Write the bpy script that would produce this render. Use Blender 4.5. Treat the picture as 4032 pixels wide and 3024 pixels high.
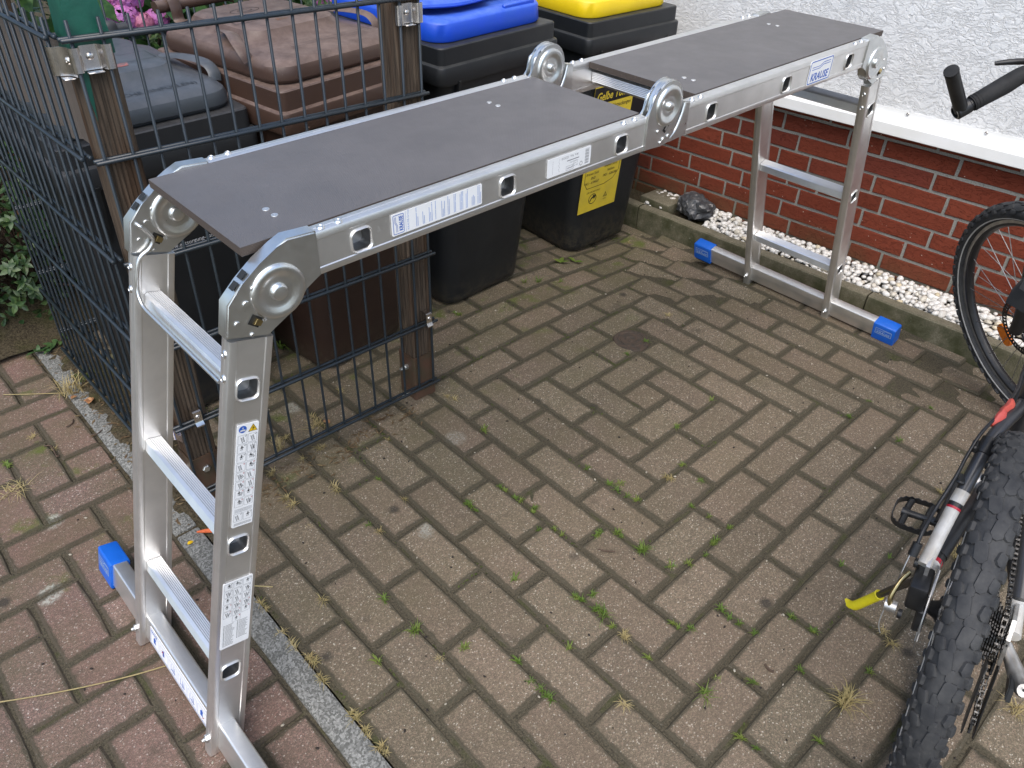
import bpy, bmesh, math, random
from mathutils import Vector as V, Matrix, noise

for o in list(bpy.data.objects): bpy.data.objects.remove(o)
S = bpy.context.scene
COL = S.collection
rnd = random.Random(7)

# ------------------------------------------------------------------ camera
CR = ((0.7292552302, -0.6838457095, 0.0232777735), (-0.4083271365, -0.4622355974, -0.7871513210), (0.5490498691, 0.5645292713, -0.6163204874))
CPOS = V((-0.3614481046, -1.4147038968, 1.4148762777)); FPX = 3049.865537
cd = bpy.data.cameras.new('camera'); cam = bpy.data.objects.new('camera', cd); COL.objects.link(cam)
cm = Matrix(((CR[0][0], -CR[1][0], -CR[2][0], CPOS.x), (CR[0][1], -CR[1][1], -CR[2][1], CPOS.y), (CR[0][2], -CR[1][2], -CR[2][2], CPOS.z), (0, 0, 0, 1)))
cam.matrix_world = cm
cd.sensor_fit = 'HORIZONTAL'; cd.sensor_width = 36.0; cd.lens = FPX / 4032 * 36
cd.clip_start = 0.02; cd.clip_end = 500
S.camera = cam
S.render.resolution_x = 1024; S.render.resolution_y = 768

# ------------------------------------------------------------------ sky, sun, exposure
SUN_EL, SUN_AZ = math.radians(58), math.radians(232)      # compass: azimuth from +Y clockwise
w = bpy.data.worlds.new('World'); S.world = w; w.use_nodes = True
wt = w.node_tree; bg = wt.nodes['Background']
sky = wt.nodes.new('ShaderNodeTexSky'); sky.sky_type = 'NISHITA'; sky.sun_disc = False
sky.sun_elevation = SUN_EL; sky.sun_rotation = SUN_AZ
sky.air_density = 1.0; sky.dust_density = 2.0; sky.ozone_density = 1.0; sky.altitude = 20
wt.links.new(sky.outputs[0], bg.inputs[0]); bg.inputs[1].default_value = 0.14
sl = bpy.data.lights.new('sun', 'SUN'); sun = bpy.data.objects.new('sun', sl); COL.objects.link(sun)
sl.energy = 1.5; sl.angle = math.radians(60); sl.color = (1.0, 0.95, 0.88)
sd = V((math.sin(SUN_AZ) * math.cos(SUN_EL), math.cos(SUN_AZ) * math.cos(SUN_EL), math.sin(SUN_EL)))
sun.rotation_euler = sd.to_track_quat('Z', 'Y').to_euler(); sun.location = (0, 0, 6)
S.view_settings.view_transform = 'Standard'; S.view_settings.look = 'None'
S.view_settings.gamma = 1.0; S.view_settings.use_curve_mapping = False
S.view_settings.exposure = 1.0
S.render.engine = 'CYCLES'

# ------------------------------------------------------------------ frames
# The ground falls about 1.75 degrees against the plumb fence and house: their frame is MT.
MT = Matrix(((0.9995331110, -0.0004690423, 0.0305506153, 0), (-0.0004690423, 0.9995287945, 0.0306915117, 0), (-0.0305506153, -0.0306915117, 0.9990619055, 0.0673216), (0, 0, 0, 1)))
I4 = Matrix.Identity(4)
def ray(u, v):
    d = ((u - 2016) / FPX, (v - 1512) / FPX, 1.0)
    return V([sum(CR[i][k] * d[i] for i in range(3)) for k in range(3)])
def at(u, v, ax, val):
    d = ray(u, v); return CPOS + d * ((val - CPOS[ax]) / d[ax])
def ss(t): t = min(1, max(0, t)); return t * t * (3 - 2 * t)
def gh(x, y):
    return -0.075 * ss((x - 1.1) / 1.0) * ss((y + 0.35) / 0.8) - 0.018 * ss((x - 1.6) / .5) * ss((-.75 - y) / .3)
def gat(u, v):
    p = at(u, v, 2, 0)
    for _ in range(3): p = at(u, v, 2, gh(p.x, p.y))
    return p

# ------------------------------------------------------------------ material helpers
def lin(h):
    if not isinstance(h, str): return tuple(h)
    c = [int(h[i:i + 2], 16) / 255 for i in (0, 2, 4)]
    return tuple(x / 12.92 if x <= .04045 else ((x + .055) / 1.055) ** 2.4 for x in c)
class NT:
    def __init__(s, name):
        s.m = bpy.data.materials.new(name); s.m.use_nodes = True; s.t = s.m.node_tree
        s.b = s.t.nodes['Principled BSDF']; s.geo = None
    def n(s, typ, **kw):
        x = s.t.nodes.new('ShaderNode' + typ)
        for k, v in kw.items():
            if k.startswith('i_'):
                key = k[2:]; key = int(key) if key.isdigit() else key.replace('_', ' ')
                s.set(x.inputs[key], v)
            else: setattr(x, k, v)
        return x
    def set(s, inp, v):
        if isinstance(v, bpy.types.NodeSocket): s.t.links.new(v, inp)
        elif isinstance(v, (tuple, list)) and len(v) == 3 and inp.type == 'RGBA': inp.default_value = (*v, 1)
        else: inp.default_value = v
    def pos(s):
        if not s.geo: s.geo = s.n('NewGeometry')
        return s.geo.outputs['Position']
    def obj(s): return s.n('TexCoord').outputs['Object']
    def gen(s): return s.n('TexCoord').outputs['Generated']
    def rand(s): return s.n('ObjectInfo').outputs['Random']
    def mapping(s, vec, scale=(1, 1, 1), rot=(0, 0, 0), loc=(0, 0, 0)):
        x = s.n('Mapping'); s.set(x.inputs['Vector'], vec); x.inputs['Scale'].default_value = scale; x.inputs['Rotation'].default_value = rot; x.inputs['Location'].default_value = loc
        return x.outputs[0]
    def noise(s, vec, scale, detail=4, rough=.55, dist=0.0, out=0):
        x = s.n('TexNoise'); s.set(x.inputs['Vector'], vec); x.inputs['Scale'].default_value = scale
        x.inputs['Detail'].default_value = detail; x.inputs['Roughness'].default_value = rough; x.inputs['Distortion'].default_value = dist
        return x.outputs[out]
    def vor(s, vec, scale, out='Distance', feature='F1', rnd=1.0):
        x = s.n('TexVoronoi'); x.feature = feature; s.set(x.inputs['Vector'], vec); x.inputs['Scale'].default_value = scale; x.inputs['Randomness'].default_value = rnd
        return x.outputs[out]
    def ramp(s, fac, stops, interp='LINEAR'):
        x = s.n('ValToRGB'); s.set(x.inputs[0], fac); e = x.color_ramp; e.interpolation = interp
        while len(e.elements) < len(stops): e.elements.new(.5)
        for k, (p, c) in enumerate(stops):
            e.elements[k].position = p
            c = (c, c, c) if isinstance(c, (int, float)) else lin(c)
            e.elements[k].color = (*c, 1)
        return x.outputs[0]
    def mix(s, f, a, b, blend='MIX'):
        x = s.n('MixRGB'); x.blend_type = blend; s.set(x.inputs[0], f)
        s.set(x.inputs[1], lin(a) if isinstance(a, (str, tuple)) else a); s.set(x.inputs[2], lin(b) if isinstance(b, (str, tuple)) else b)
        return x.outputs[0]
    def math(s, op, a, b=None, c=None, clamp=False):
        x = s.n('Math'); x.operation = op; x.use_clamp = clamp; s.set(x.inputs[0], a)
        if b is not None: s.set(x.inputs[1], b)
        if c is not None: s.set(x.inputs[2], c)
        return x.outputs[0]
    def sep(s, vec):
        x = s.n('SeparateXYZ'); s.set(x.inputs[0], vec); return x.outputs
    def bump(s, h, strength=.5, dist=.01, prev=None):
        x = s.n('Bump'); s.set(x.inputs['Height'], h); x.inputs['Strength'].default_value = strength; x.inputs['Distance'].default_value = dist
        if prev is not None: s.set(x.inputs['Normal'], prev)
        return x.outputs[0]
    def end(s, col, rough=.5, metal=0.0, normal=None, spec=.5, **kw):
        s.set(s.b.inputs['Base Color'], lin(col) if isinstance(col, (str, tuple)) else col)
        s.set(s.b.inputs['Roughness'], rough); s.set(s.b.inputs['Metallic'], metal)
        s.b.inputs['Specular IOR Level'].default_value = spec
        if normal is not None: s.set(s.b.inputs['Normal'], normal)
        for k, v in kw.items(): s.set(s.b.inputs[k.replace('_', ' ')], v)
        return s.m
def simple(name, c1, c2=None, scale=12, rough=.5, metal=0., bump=0., bscale=200, rvar=.12, spec=.5, dist=.002, **kw):
    n = NT(name); p = n.pos(); f = n.noise(p, scale, 5)
    c2 = c2 or tuple(x * .8 for x in lin(c1))
    col = n.mix(n.ramp(f, [(.35, 0), (.65, 1)]), c1, c2)
    r = n.math('MULTIPLY_ADD', n.noise(p, scale * 2.3, 4), rvar * 2, rough - rvar)
    nn = n.bump(n.noise(p, bscale, 3), bump, dist) if bump else None
    return n.end(col, r, metal, nn, spec, **kw)

M = {}
def paver_mat(name, tints, red):
    n = NT(name); p = n.pos(); o = n.rand(); x, y, z = n.sep(p)
    g = n.sep(n.vor(p, 430, 'Color'))
    dark, mid, pink, light, speck = tints
    grain = n.ramp(g[0], [(0, dark), (.30, tuple(.5 * (a + b) for a, b in zip(dark, mid))), (.52, mid), (.74, pink), (.88, light), (.955, light), (.97, speck)], 'CONSTANT')
    fine = n.noise(p, 900, 2)
    grain = n.mix(.35, grain, n.ramp(fine, [(.3, dark), (.7, light)]))
    med = n.noise(p, 45, 5, .7)
    grain = n.mix(n.ramp(med, [(.3, .0), (.75, .42)]), grain, mid)
    # tone of each stone
    tone = n.ramp(o, [(0, .86), (.35, .96), (.7, 1.03), (1, 1.12)])
    grain = n.mix(1.0, grain, tone, 'MULTIPLY')
    hue = n.math('FRACT', n.math('MULTIPLY', o, 7.31))
    grain = n.mix(n.math('MULTIPLY', hue, .22), grain, red)
    # worn-in algae: greener towards the fence and bins, redder towards the street
    far = n.math('MULTIPLY_ADD', y, .75, .72, clamp=True)
    big = n.noise(p, 5.0, 6, .65)
    alg = n.math('MULTIPLY', n.ramp(big, [(.38, 0), (.72, 1)]), n.math('MULTIPLY_ADD', far, .62, .14))
    grain = n.mix(alg, grain, (.085, .080, .036))
    sm = n.noise(p, 14, 5, .6)
    grain = n.mix(n.ramp(sm, [(.60, 0), (.72, .42)]), grain, (.045, .040, .030))
    gm = n.math('MULTIPLY', n.ramp(n.noise(p, 7.3, 5, .6), [(.58, 0), (.68, .75)]), n.math('MULTIPLY_ADD', y, 2.2, .55, clamp=True))
    grain = n.mix(gm, grain, (.075, .105, .012))
    # pale lichen blots
    wv = n.mix(.015, p, n.noise(p, 30, 3, out=1))
    li = n.vor(wv, 5.2, 'Distance')
    lsel = n.math('LESS_THAN', n.sep(n.vor(wv, 5.2, 'Color'))[1], .20)
    lich = n.math('MULTIPLY', n.math('MULTIPLY', n.ramp(n.math('ADD', li, n.math('MULTIPLY', med, .12)), [(.17, .9), (.235, 0)]), lsel), n.ramp(n.noise(p, 160, 2), [(.42, .25), (.56, 1)]))
    lich = n.math('MULTIPLY', lich, n.math('MULTIPLY_ADD', x, -.9, 1.0, clamp=True))
    grain = n.mix(lich, grain, (.34, .34, .29))
    # dark dots of old gum and dirt
    ds = n.math('LESS_THAN', n.sep(n.vor(p, 9, 'Color'))[0], .16)
    dd = n.math('MULTIPLY', n.ramp(n.math('ADD', n.vor(p, 9), n.math('MULTIPLY', med, .1)), [(.13, .75), (.22, 0)]), ds)
    grain = n.mix(dd, grain, (.028, .026, .022))
    # grimy arrises
    gx, gy, gz = n.sep(n.gen())
    ex = n.math('MULTIPLY', n.math('MINIMUM', gx, n.math('SUBTRACT', 1, gx)), .2)
    ey = n.math('MULTIPLY', n.math('MINIMUM', gy, n.math('SUBTRACT', 1, gy)), .1)
    e = n.math('SUBTRACT', n.math('MINIMUM', ex, ey), n.math('MULTIPLY', n.noise(p, 55, 4, .7), .015))
    grain = n.mix(n.ramp(e, [(0, .8), (.0045, 0)]), grain, (.050, .045, .029))
    h = n.math('ADD', n.vor(p, 430), n.math('MULTIPLY', n.noise(p, 120, 4), .8))
    nb = n.bump(h, .55, .0022)
    return n.end(grain, .88, 0, nb, .25)
M['paver'] = paver_mat('driveway_concrete_paver', ((.062, .053, .038), (.150, .120, .082), (.225, .160, .118), (.31, .255, .18), (.62, .57, .47)), (.20, .125, .095))
M['paver_red'] = paver_mat('sidewalk_red_paver', ((.066, .050, .040), (.160, .108, .085), (.245, .140, .118), (.30, .22, .18), (.60, .54, .47)), (.24, .115, .095))
def joint_mat():
    n = NT('joint_sand'); p = n.pos(); x, y, z = n.sep(p)
    c = n.mix(n.ramp(n.noise(p, 260, 3), [(.3, 0), (.7, 1)]), (.036, .032, .022), (.100, .085, .058))
    c = n.mix(n.ramp(n.noise(p, 9, 5, .6), [(.55, 0), (.68, .6)]), c, (.050, .060, .016))
    return n.end(c, .95, 0, n.bump(n.noise(p, 230, 4), .7, .004), .15)
M['joint'] = joint_mat()
def soil_mat():
    n = NT('soil'); p = n.pos()
    c = n.mix(n.ramp(n.noise(p, 150, 5, .7), [(.35, 0), (.65, 1)]), (.024, .019, .012), (.10, .082, .052))
    c = n.mix(n.ramp(n.noise(p, 11, 5), [(.5, 0), (.7, .6)]), c, (.055, .058, .018))
    return n.end(c, .97, 0, n.bump(n.noise(p, 110, 5, .7), .9, .008), .1)
M['soil'] = soil_mat()
def concrete_mat(name, a, b, moss):
    n = NT(name); p = n.pos()
    c = n.mix(n.ramp(n.vor(p, 300, 'Color'), [(.3, 0), (.8, 1)]), a, b)
    c = n.mix(n.ramp(n.noise(p, 26, 5), [(.3, 0), (.75, .5)]), c, tuple(v * .55 for v in a))
    x, y, z = n.sep(n.n('NewGeometry').outputs['Normal'])
    side = n.math('SUBTRACT', 1, z, clamp=True)
    f = n.math('MULTIPLY', n.ramp(n.noise(p, 12, 5, .65), [(.3, .35), (.62, 1)]), n.math('MULTIPLY_ADD', side, moss, moss * .28, clamp=True))
    c = n.mix(f, c, (.040, .043, .018))
    li = n.ramp(n.noise(p, 60, 4), [(.66, 0), (.74, .5)])
    c = n.mix(li, c, (.26, .27, .22))
    return n.end(c, .93, 0, n.bump(n.noise(p, 240, 4), .6, .003), .2)
M['kerb'] = concrete_mat('mossy_kerb_concrete', (.17, .15, .105), (.25, .22, .16), .85)
M['strip'] = concrete_mat('grey_strip_concrete', (.115, .115, .105), (.30, .30, .28), .10)

def brick_mat():
    n = NT('rustic_red_brick'); p = n.pos(); o = n.rand()
    q = n.mapping(p, (1, 1, 1))
    c = n.ramp(o, [(0, (.150, .034, .018)), (.4, (.180, .040, .021)), (.75, (.205, .047, .025)), (1, (.150, .036, .024))])
    c = n.mix(n.ramp(n.noise(p, 60, 5, .7), [(.3, 0), (.75, .55)]), c, (.125, .030, .017))
    c = n.mix(n.ramp(n.noise(p, 420, 2), [(.62, 0), (.74, .35)]), c, (.30, .11, .075))
    sp = n.math('LESS_THAN', n.sep(n.vor(p, 95, 'Color'))[0], .035)
    c = n.mix(n.math('MULTIPLY', sp, n.ramp(n.vor(p, 95), [(.10, .9), (.2, 0)])), c, (.6, .5, .42))
    pz = n.sep(p)[2]
    alg = n.math('MULTIPLY', n.math('MULTIPLY_ADD', pz, -6.0, .95, clamp=True), n.ramp(n.noise(p, 9, 5), [(.3, .2), (.6, .9)]))
    c = n.mix(alg, c, (.075, .062, .030))
    # folded clay skin: stretched, warped creases
    wq = n.mapping(n.mix(.05, p, n.noise(p, 9, 3, out=1)), (1, .30, 1))
    cr = n.noise(wq, 75, 3, .5, 1.2)
    crease = n.math('ABSOLUTE', n.math('SUBTRACT', cr, .5))
    h = n.math('ADD', n.ramp(crease, [(0, 0), (.022, 1)]), n.math('MULTIPLY', n.noise(p, 150, 4, .7), .8))
    nb = n.bump(h, .8, .0030)
    return n.end(c, .9, 0, nb, .15)
M['brick'] = brick_mat()
def mortar_mat():
    n = NT('grey_mortar'); p = n.pos()
    c = n.mix(n.ramp(n.noise(p, 300, 3), [(.3, 0), (.7, 1)]), (.20, .195, .17), (.33, .32, .285))
    pz = n.sep(p)[2]
    c = n.mix(n.math('MULTIPLY_ADD', pz, -7.0, 1.0, clamp=True), c, (.10, .095, .05))
    c = n.mix(n.ramp(n.noise(p, 90, 3), [(.62, 0), (.7, .6)]), c, (.12, .115, .10))
    return n.end(c, .95, 0, n.bump(n.noise(p, 350, 4), .6, .002), .2)
M['mortar'] = mortar_mat()
def plaster_mat():
    n = NT('white_rough_plaster'); p = n.pos()
    rr = n.mapping(p, (1, 1, 1), (math.radians(10), 0, 0))
    w1 = n.mix(.06, rr, n.noise(p, 14, 3, out=1))
    q = n.mapping(w1, (1, .30, 1.0))
    a = n.noise(q, 62, 5, .6, .5); b = n.noise(q, 120, 5, .65, .3)
    ridge = n.math('ABSOLUTE', n.math('SUBTRACT', a, .5))
    h = n.math('ADD', n.math('MULTIPLY', n.ramp(ridge, [(0, .25), (.05, .8), (.25, 1)]), .55), n.math('MULTIPLY', b, .9))
    nb = n.bump(h, .85, .0055)
    c = n.mix(n.ramp(n.noise(p, 6, 4), [(.35, 0), (.7, 1)]), (.70, .70, .685), (.65, .655, .645))
    c = n.mix(n.ramp(ridge, [(0, .35), (.03, 0)]), c, (.60, .60, .585))
    return n.end(c, .9, 0, nb, .25)
M['plaster'] = plaster_mat()
M['white_metal'] = simple('white_coated_sheet', (.80, .80, .78), (.74, .74, .70), 9, .33, rvar=.1)
def alu_mat(name, base, rough, brush=(1, 1, 1), met=.80):
    n = NT(name); p = n.pos()
    q = n.mapping(n.obj(), brush)
    br = n.noise(q, 60, 4, .7)
    c = n.mix(n.ramp(n.noise(p, 20, 5), [(.35, 0), (.7, 1)]), base, tuple(v * .88 for v in base))
    sc = n.ramp(n.noise(p, 85, 5, .75), [(.655, 0), (.70, 1)])
    c = n.mix(n.math('MULTIPLY', sc, .35), c, (.93, .93, .92))
    r = n.math('ADD', n.math('MULTIPLY_ADD', br, .22, rough - .11), n.math('MULTIPLY', sc, .14))
    return n.end(c, r, met, n.bump(br, .05, .0004), .5)
M['alu'] = alu_mat('milled_aluminium', (.80, .79, .765), .40, (10, 10, 10), .92)
M['alu_dir'] = alu_mat('ribbed_aluminium', (.84, .83, .81), .36, (6, 90, 90), .92)
M['zinc'] = alu_mat('zinc_plated_steel', (.74, .75, .735), .32, (1.5, 1.5, 1.5), .95)
M['steel'] = simple('stainless_steel', (.72, .69, .66), None, 40, .24, 1.0, rvar=.06)
M['brass'] = simple('yellow_passivated_steel', (.50, .40, .20), None, 60, .32, 1.0)
def board_mat():
    n = NT('film_faced_plywood'); p = n.pos()
    x, y, z = n.sep(p)
    wx = n.math('SINE', n.math('MULTIPLY', x, 1750)); wy = n.math('SINE', n.math('MULTIPLY', y, 1750))
    grid = n.math('MULTIPLY', wx, wy)
    c = n.mix(n.ramp(n.noise(p, 7, 5, .6), [(.35, 0), (.7, 1)]), (.086, .080, .079), (.108, .100, .098))
    c = n.mix(n.math('MULTIPLY_ADD', grid, .12, .12), c, (.058, .053, .052))
    c = n.mix(n.ramp(n.noise(p, 70, 5, .75), [(.66, 0), (.76, .4)]), c, (.17, .155, .145))
    nb = n.bump(grid, .16, .0006)
    return n.end(c, n.math('MULTIPLY_ADD', n.noise(p, 25, 4), .2, .36), 0, nb, .9)
M['board'] = board_mat()
def ply_edge():
    n = NT('plywood_edge'); p = n.pos(); z = n.sep(p)[2]
    st = n.math('SINE', n.math('ADD', n.math('MULTIPLY', z, 3200), n.math('MULTIPLY', n.noise(p, 40, 3), 3)))
    c = n.mix(n.math('MULTIPLY_ADD', st, .5, .5), (.045, .034, .028), (.085, .065, .052))
    c = n.mix(n.ramp(n.noise(p, 160, 3), [(.66, 0), (.75, .6)]), c, (.24, .19, .15))
    return n.end(c, .7)
M['board_edge'] = ply_edge()
def wood_mat():
    n = NT('weathered_dark_wood'); p = n.mapping(n.pos(), (1, 1, 1), (.0307, -.0306, 0))
    q = n.mapping(p, (1, 1, .035))
    st = n.noise(q, 190, 4, .6, .4)
    c = n.mix(n.ramp(st, [(.3, 0), (.68, 1)]), (.022, .016, .011), (.115, .085, .060))
    c = n.mix(n.ramp(n.noise(n.mapping(p, (1, 1, .12)), 26, 4), [(.5, 0), (.68, .6)]), c, (.062, .030, .014))
    c = n.mix(n.ramp(n.noise(n.mapping(p, (1, 1, .3)), 18, 4), [(.60, 0), (.72, .5)]), c, (.16, .125, .085))
    return n.end(c, .82, 0, n.bump(st, .9, .003), .25)
M['wood'] = wood_mat()
M['green_paint'] = simple('chipped_green_paint', (.008, .088, .058), (.005, .060, .042), 24, .42, bump=.3, bscale=60)
M['wire'] = simple('anthracite_coated_wire', (.018, .026, .033), (.014, .020, .025), 30, .32, rvar=.08)
M['anchor'] = simple('brown_painted_steel', (.085, .042, .026), (.055, .042, .024), 22, .55, bump=.2, bscale=90)
def plastic(name, c1, c2, rough, dust, damt):
    n = NT(name); p = n.pos()
    c = n.mix(n.ramp(n.noise(p, 9, 5, .6), [(.35, 0), (.65, 1)]), c1, c2)
    nz = n.sep(n.n('NewGeometry').outputs['Normal'])[2]
    up = n.math('MULTIPLY', n.math('MULTIPLY_ADD', nz, 1.3, -.3, clamp=True), n.ramp(n.noise(p, 24, 6, .75), [(.3, .15), (.7, 1)]))
    c = n.mix(n.math('MULTIPLY', up, damt), c, dust)
    spk = n.ramp(n.noise(p, 260, 2), [(.70, 0), (.76, .55)])
    c = n.mix(n.math('MULTIPLY', spk, damt), c, dust)
    scr = n.ramp(n.noise(n.mapping(p, (1, 1, .25)), 60, 5, .8), [(.70, 0), (.76, .35)])
    c = n.mix(n.math('MULTIPLY', scr, damt), c, dust)
    zz = n.sep(p)[2]
    low = n.math('MULTIPLY', n.math('MULTIPLY_ADD', zz, -7, .75, clamp=True), n.ramp(n.noise(p, 45, 5, .8), [(.42, 0), (.62, .8)]))
    c = n.mix(low, c, (.07, .058, .038))
    r = n.math('MULTIPLY_ADD', n.noise(p, 30, 5), .24, rough - .1)
    return n.end(c, r, 0, n.bump(n.noise(p, 420, 3), .18, .0012), .45)
M['bin_black'] = plastic('black_bin_plastic', (.0085, .010, .012), (.012, .0135, .015), .42, (.095, .092, .080), .40)
M['bin_brown'] = plastic('brown_bin_plastic', (.060, .034, .024), (.052, .030, .022), .42, (.27, .20, .165), .62)
M['bin_grey'] = plastic('grey_bin_plastic', (.050, .058, .066), (.042, .050, .057), .34, (.20, .205, .22), .30)
M['bin_greyrim'] = plastic('dark_grey_bin_plastic', (.016, .018, .020), (.020, .021, .023), .45, (.12, .115, .11), .45)
M['bin_blue'] = plastic('blue_bin_plastic', (.006, .055, .50), (.008, .062, .43), .40, (.14, .26, .62), .55)
M['bin_yellow'] = plastic('yellow_bin_plastic', (.72, .52, .008), (.66, .47, .010), .38, (.52, .43, .14), .35)
M['sticker'] = simple('white_sticker_film', (.77, .78, .78), (.73, .74, .74), 40, .35)
M['yellow_sticker'] = simple('yellow_sticker_film', (.62, .47, .035), (.52, .40, .045), 18, .45)
M['ink_black'] = simple('black_print', (.012, .012, .012), None, 40, .5)
M['ink_grey'] = simple('grey_print', (.20, .20, .21), None, 40, .5)
M['ink_blue'] = simple('blue_print', (.018, .105, .47), None, 40, .45)
M['ink_paleblue'] = simple('pale_blue_print', (.22, .33, .62), None, 40, .5)
M['ink_red'] = simple('red_print', (.50, .03, .04), None, 40, .5)
M['ink_yellow'] = simple('yellow_print', (.78, .50, .01), None, 40, .45)
M['ink_white'] = simple('white_print', (.60, .60, .60), None, 40, .5)
M['cap_blue'] = simple('blue_foot_plastic', (.008, .12, .56), (.007, .105, .50), 30, .38, bump=.1, bscale=300)
M['rubber'] = simple('black_rubber', (.012, .012, .012), (.02, .02, .02), 40, .75, spec=.3)
M['bore_shade'] = simple('shade_painted_tube_inside', (.10, .10, .10), (.18, .18, .18), 50, .4, .8)  # bare rung tube, its colour darkened to stand for shade inside the bore

# ------------------------------------------------------------------ object helpers
FR = {}                                        # object -> (frame matrix, base)
def tagit(o, label=None, cat=None, group=None, kind=None):
    if label: o['label'] = label
    if cat: o['category'] = cat
    if group: o['group'] = group
    if kind: o['kind'] = kind
    return o
def root(name, label, cat, base=(0, 0, 0), frame=I4, group=None, kind=None):
    o = bpy.data.objects.new(name, None); COL.objects.link(o); o.empty_display_size = .05
    b = V(base); o.matrix_world = frame @ Matrix.Translation(b); FR[o] = (frame, b)
    return tagit(o, label, cat, group, kind)
def to_mesh(name, bm, mat, smooth=40):
    me = bpy.data.meshes.new(name)
    bmesh.ops.recalc_face_normals(bm, faces=bm.faces[:]) if smooth is not None and bm.faces else None
    bm.to_mesh(me); bm.free()
    for m in (mat if isinstance(mat, (list, tuple)) else [mat]): me.materials.append(M[m] if isinstance(m, str) else m)
    if smooth:
        me.shade_smooth(); me.set_sharp_from_angle(angle=math.radians(smooth))
    return me
def part(name, bm, mat, parent, smooth=40, label=None, kind=None):
    fr, b = FR[parent]; bmesh.ops.translate(bm, verts=bm.verts[:], vec=-b)
    o = bpy.data.objects.new(name, to_mesh(name, bm, mat, smooth)); COL.objects.link(o); o.parent = parent
    FR[o] = (fr, b); return tagit(o, label, None, None, kind)
def piece(name, me, parent, loc, rot=(0, 0, 0), scale=None, label=None):
    fr, b = FR[parent]
    o = bpy.data.objects.new(name, me); COL.objects.link(o); o.parent = parent; o.location = V(loc) - b; o.rotation_euler = rot
    if scale: o.scale = scale
    FR[o] = (fr, b)
    return tagit(o, label)
def thing(name, bm, mat, label, cat, base, frame=I4, group=None, kind=None, smooth=40):
    b = V(base); bmesh.ops.translate(bm, verts=bm.verts[:], vec=-b)
    o = bpy.data.objects.new(name, to_mesh(name, bm, mat, smooth)); COL.objects.link(o)
    o.matrix_world = frame @ Matrix.Translation(b); FR[o] = (frame, b)
    return tagit(o, label, cat, group, kind)
def copy_tree(o, name=None, mat=None, par=None):
    c = o.copy(); COL.objects.link(c)
    if par is not None: c.parent = par
    if mat is not None: c.matrix_world = mat
    for ch in list(o.children): copy_tree(ch, None, None, c)
    return c
NB = bmesh.new
def box(bm, x0, x1, y0, y1, z0, z1, bev=0, seg=1, mx=None):
    vs = [bm.verts.new((x, y, z)) for x in (x0, x1) for y in (y0, y1) for z in (z0, z1)]
    fs = [bm.faces.new([vs[i] for i in f]) for f in ((0, 1, 3, 2), (4, 6, 7, 5), (0, 4, 5, 1), (2, 3, 7, 6), (0, 2, 6, 4), (1, 5, 7, 3))]
    if bev:
        es = list({e for f in fs for e in f.edges})
        r = bmesh.ops.bevel(bm, geom=es, offset=bev, segments=seg, affect='EDGES', profile=.5)
        vs = list({v for f in r['faces'] for v in f.verts} | {v for v in vs if v.is_valid})
    if mx is not None:
        for v in vs: v.co = mx @ v.co
    return vs
def loft(bm, rings, cap0=True, cap1=True, closed=False, mi=0):
    R_ = [[bm.verts.new(p) for p in r] for r in rings]; n = len(R_[0]); fs = []
    for a, b in list(zip(R_, R_[1:])) + ([(R_[-1], R_[0])] if closed else []):
        for i in range(n): fs.append(bm.faces.new((a[i], a[(i + 1) % n], b[(i + 1) % n], b[i])))
    if cap0 and not closed: fs.append(bm.faces.new(R_[0][::-1]))
    if cap1 and not closed: fs.append(bm.faces.new(R_[-1]))
    for f in fs: f.material_index = mi
    return R_
def tube(bm, pts, r, seg=8, cap=True, up=None, flat=1.0):
    pts = [V(p) for p in pts]; n = len(pts); rs = r if isinstance(r, (list, tuple)) else [r] * n
    rings = []; pu = None
    for i, p in enumerate(pts):
        t = (pts[min(i + 1, n - 1)] - pts[max(i - 1, 0)]).normalized()
        if pu is None:
            a = V(up) if up else (V((0, 0, 1)) if abs(t.z) < .9 else V((1, 0, 0)))
        else: a = pu
        u = (a - t * a.dot(t)).normalized(); pu = u; w_ = t.cross(u)
        rings.append([p + (u * math.cos(k * 2 * math.pi / seg) + w_ * math.sin(k * 2 * math.pi / seg) * flat) * rs[i] for k in range(seg)])
    return loft(bm, rings, cap, cap)
def smoothpts(pts, k=6):
    P = [V(p) for p in pts]; out = []
    for i in range(len(P) - 1):
        p0, p1, p2, p3 = P[max(i - 1, 0)], P[i], P[i + 1], P[min(i + 2, len(P) - 1)]
        for j in range(k):
            t = j / k
            out.append(.5 * ((2 * p1) + (p2 - p0) * t + (2 * p0 - 5 * p1 + 4 * p2 - p3) * t * t + (3 * p1 - p0 - 3 * p2 + p3) * t ** 3))
    return out + [P[-1]]
def lathe(bm, prof, seg=24, mx=I4, cap=True):
    """profile of (radius, height) swept about local z, then moved by mx"""
    rings = [[mx @ V((r * math.cos(k * 2 * math.pi / seg), r * math.sin(k * 2 * math.pi / seg), h)) for k in range(seg)] for r, h in prof]
    return loft(bm, rings, cap, cap)
def rrect(w_, d, r, n=5, cx=0, cy=0):
    out = []
    for sx, sy, a0 in ((1, 1, 0), (-1, 1, 90), (-1, -1, 180), (1, -1, 270)):
        for k in range(n + 1):
            a = math.radians(a0 + 90 * k / n)
            out.append((cx + sx * (w_ / 2 - r) + r * math.cos(a), cy + sy * (d / 2 - r) + r * math.sin(a)))
    return out
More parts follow.
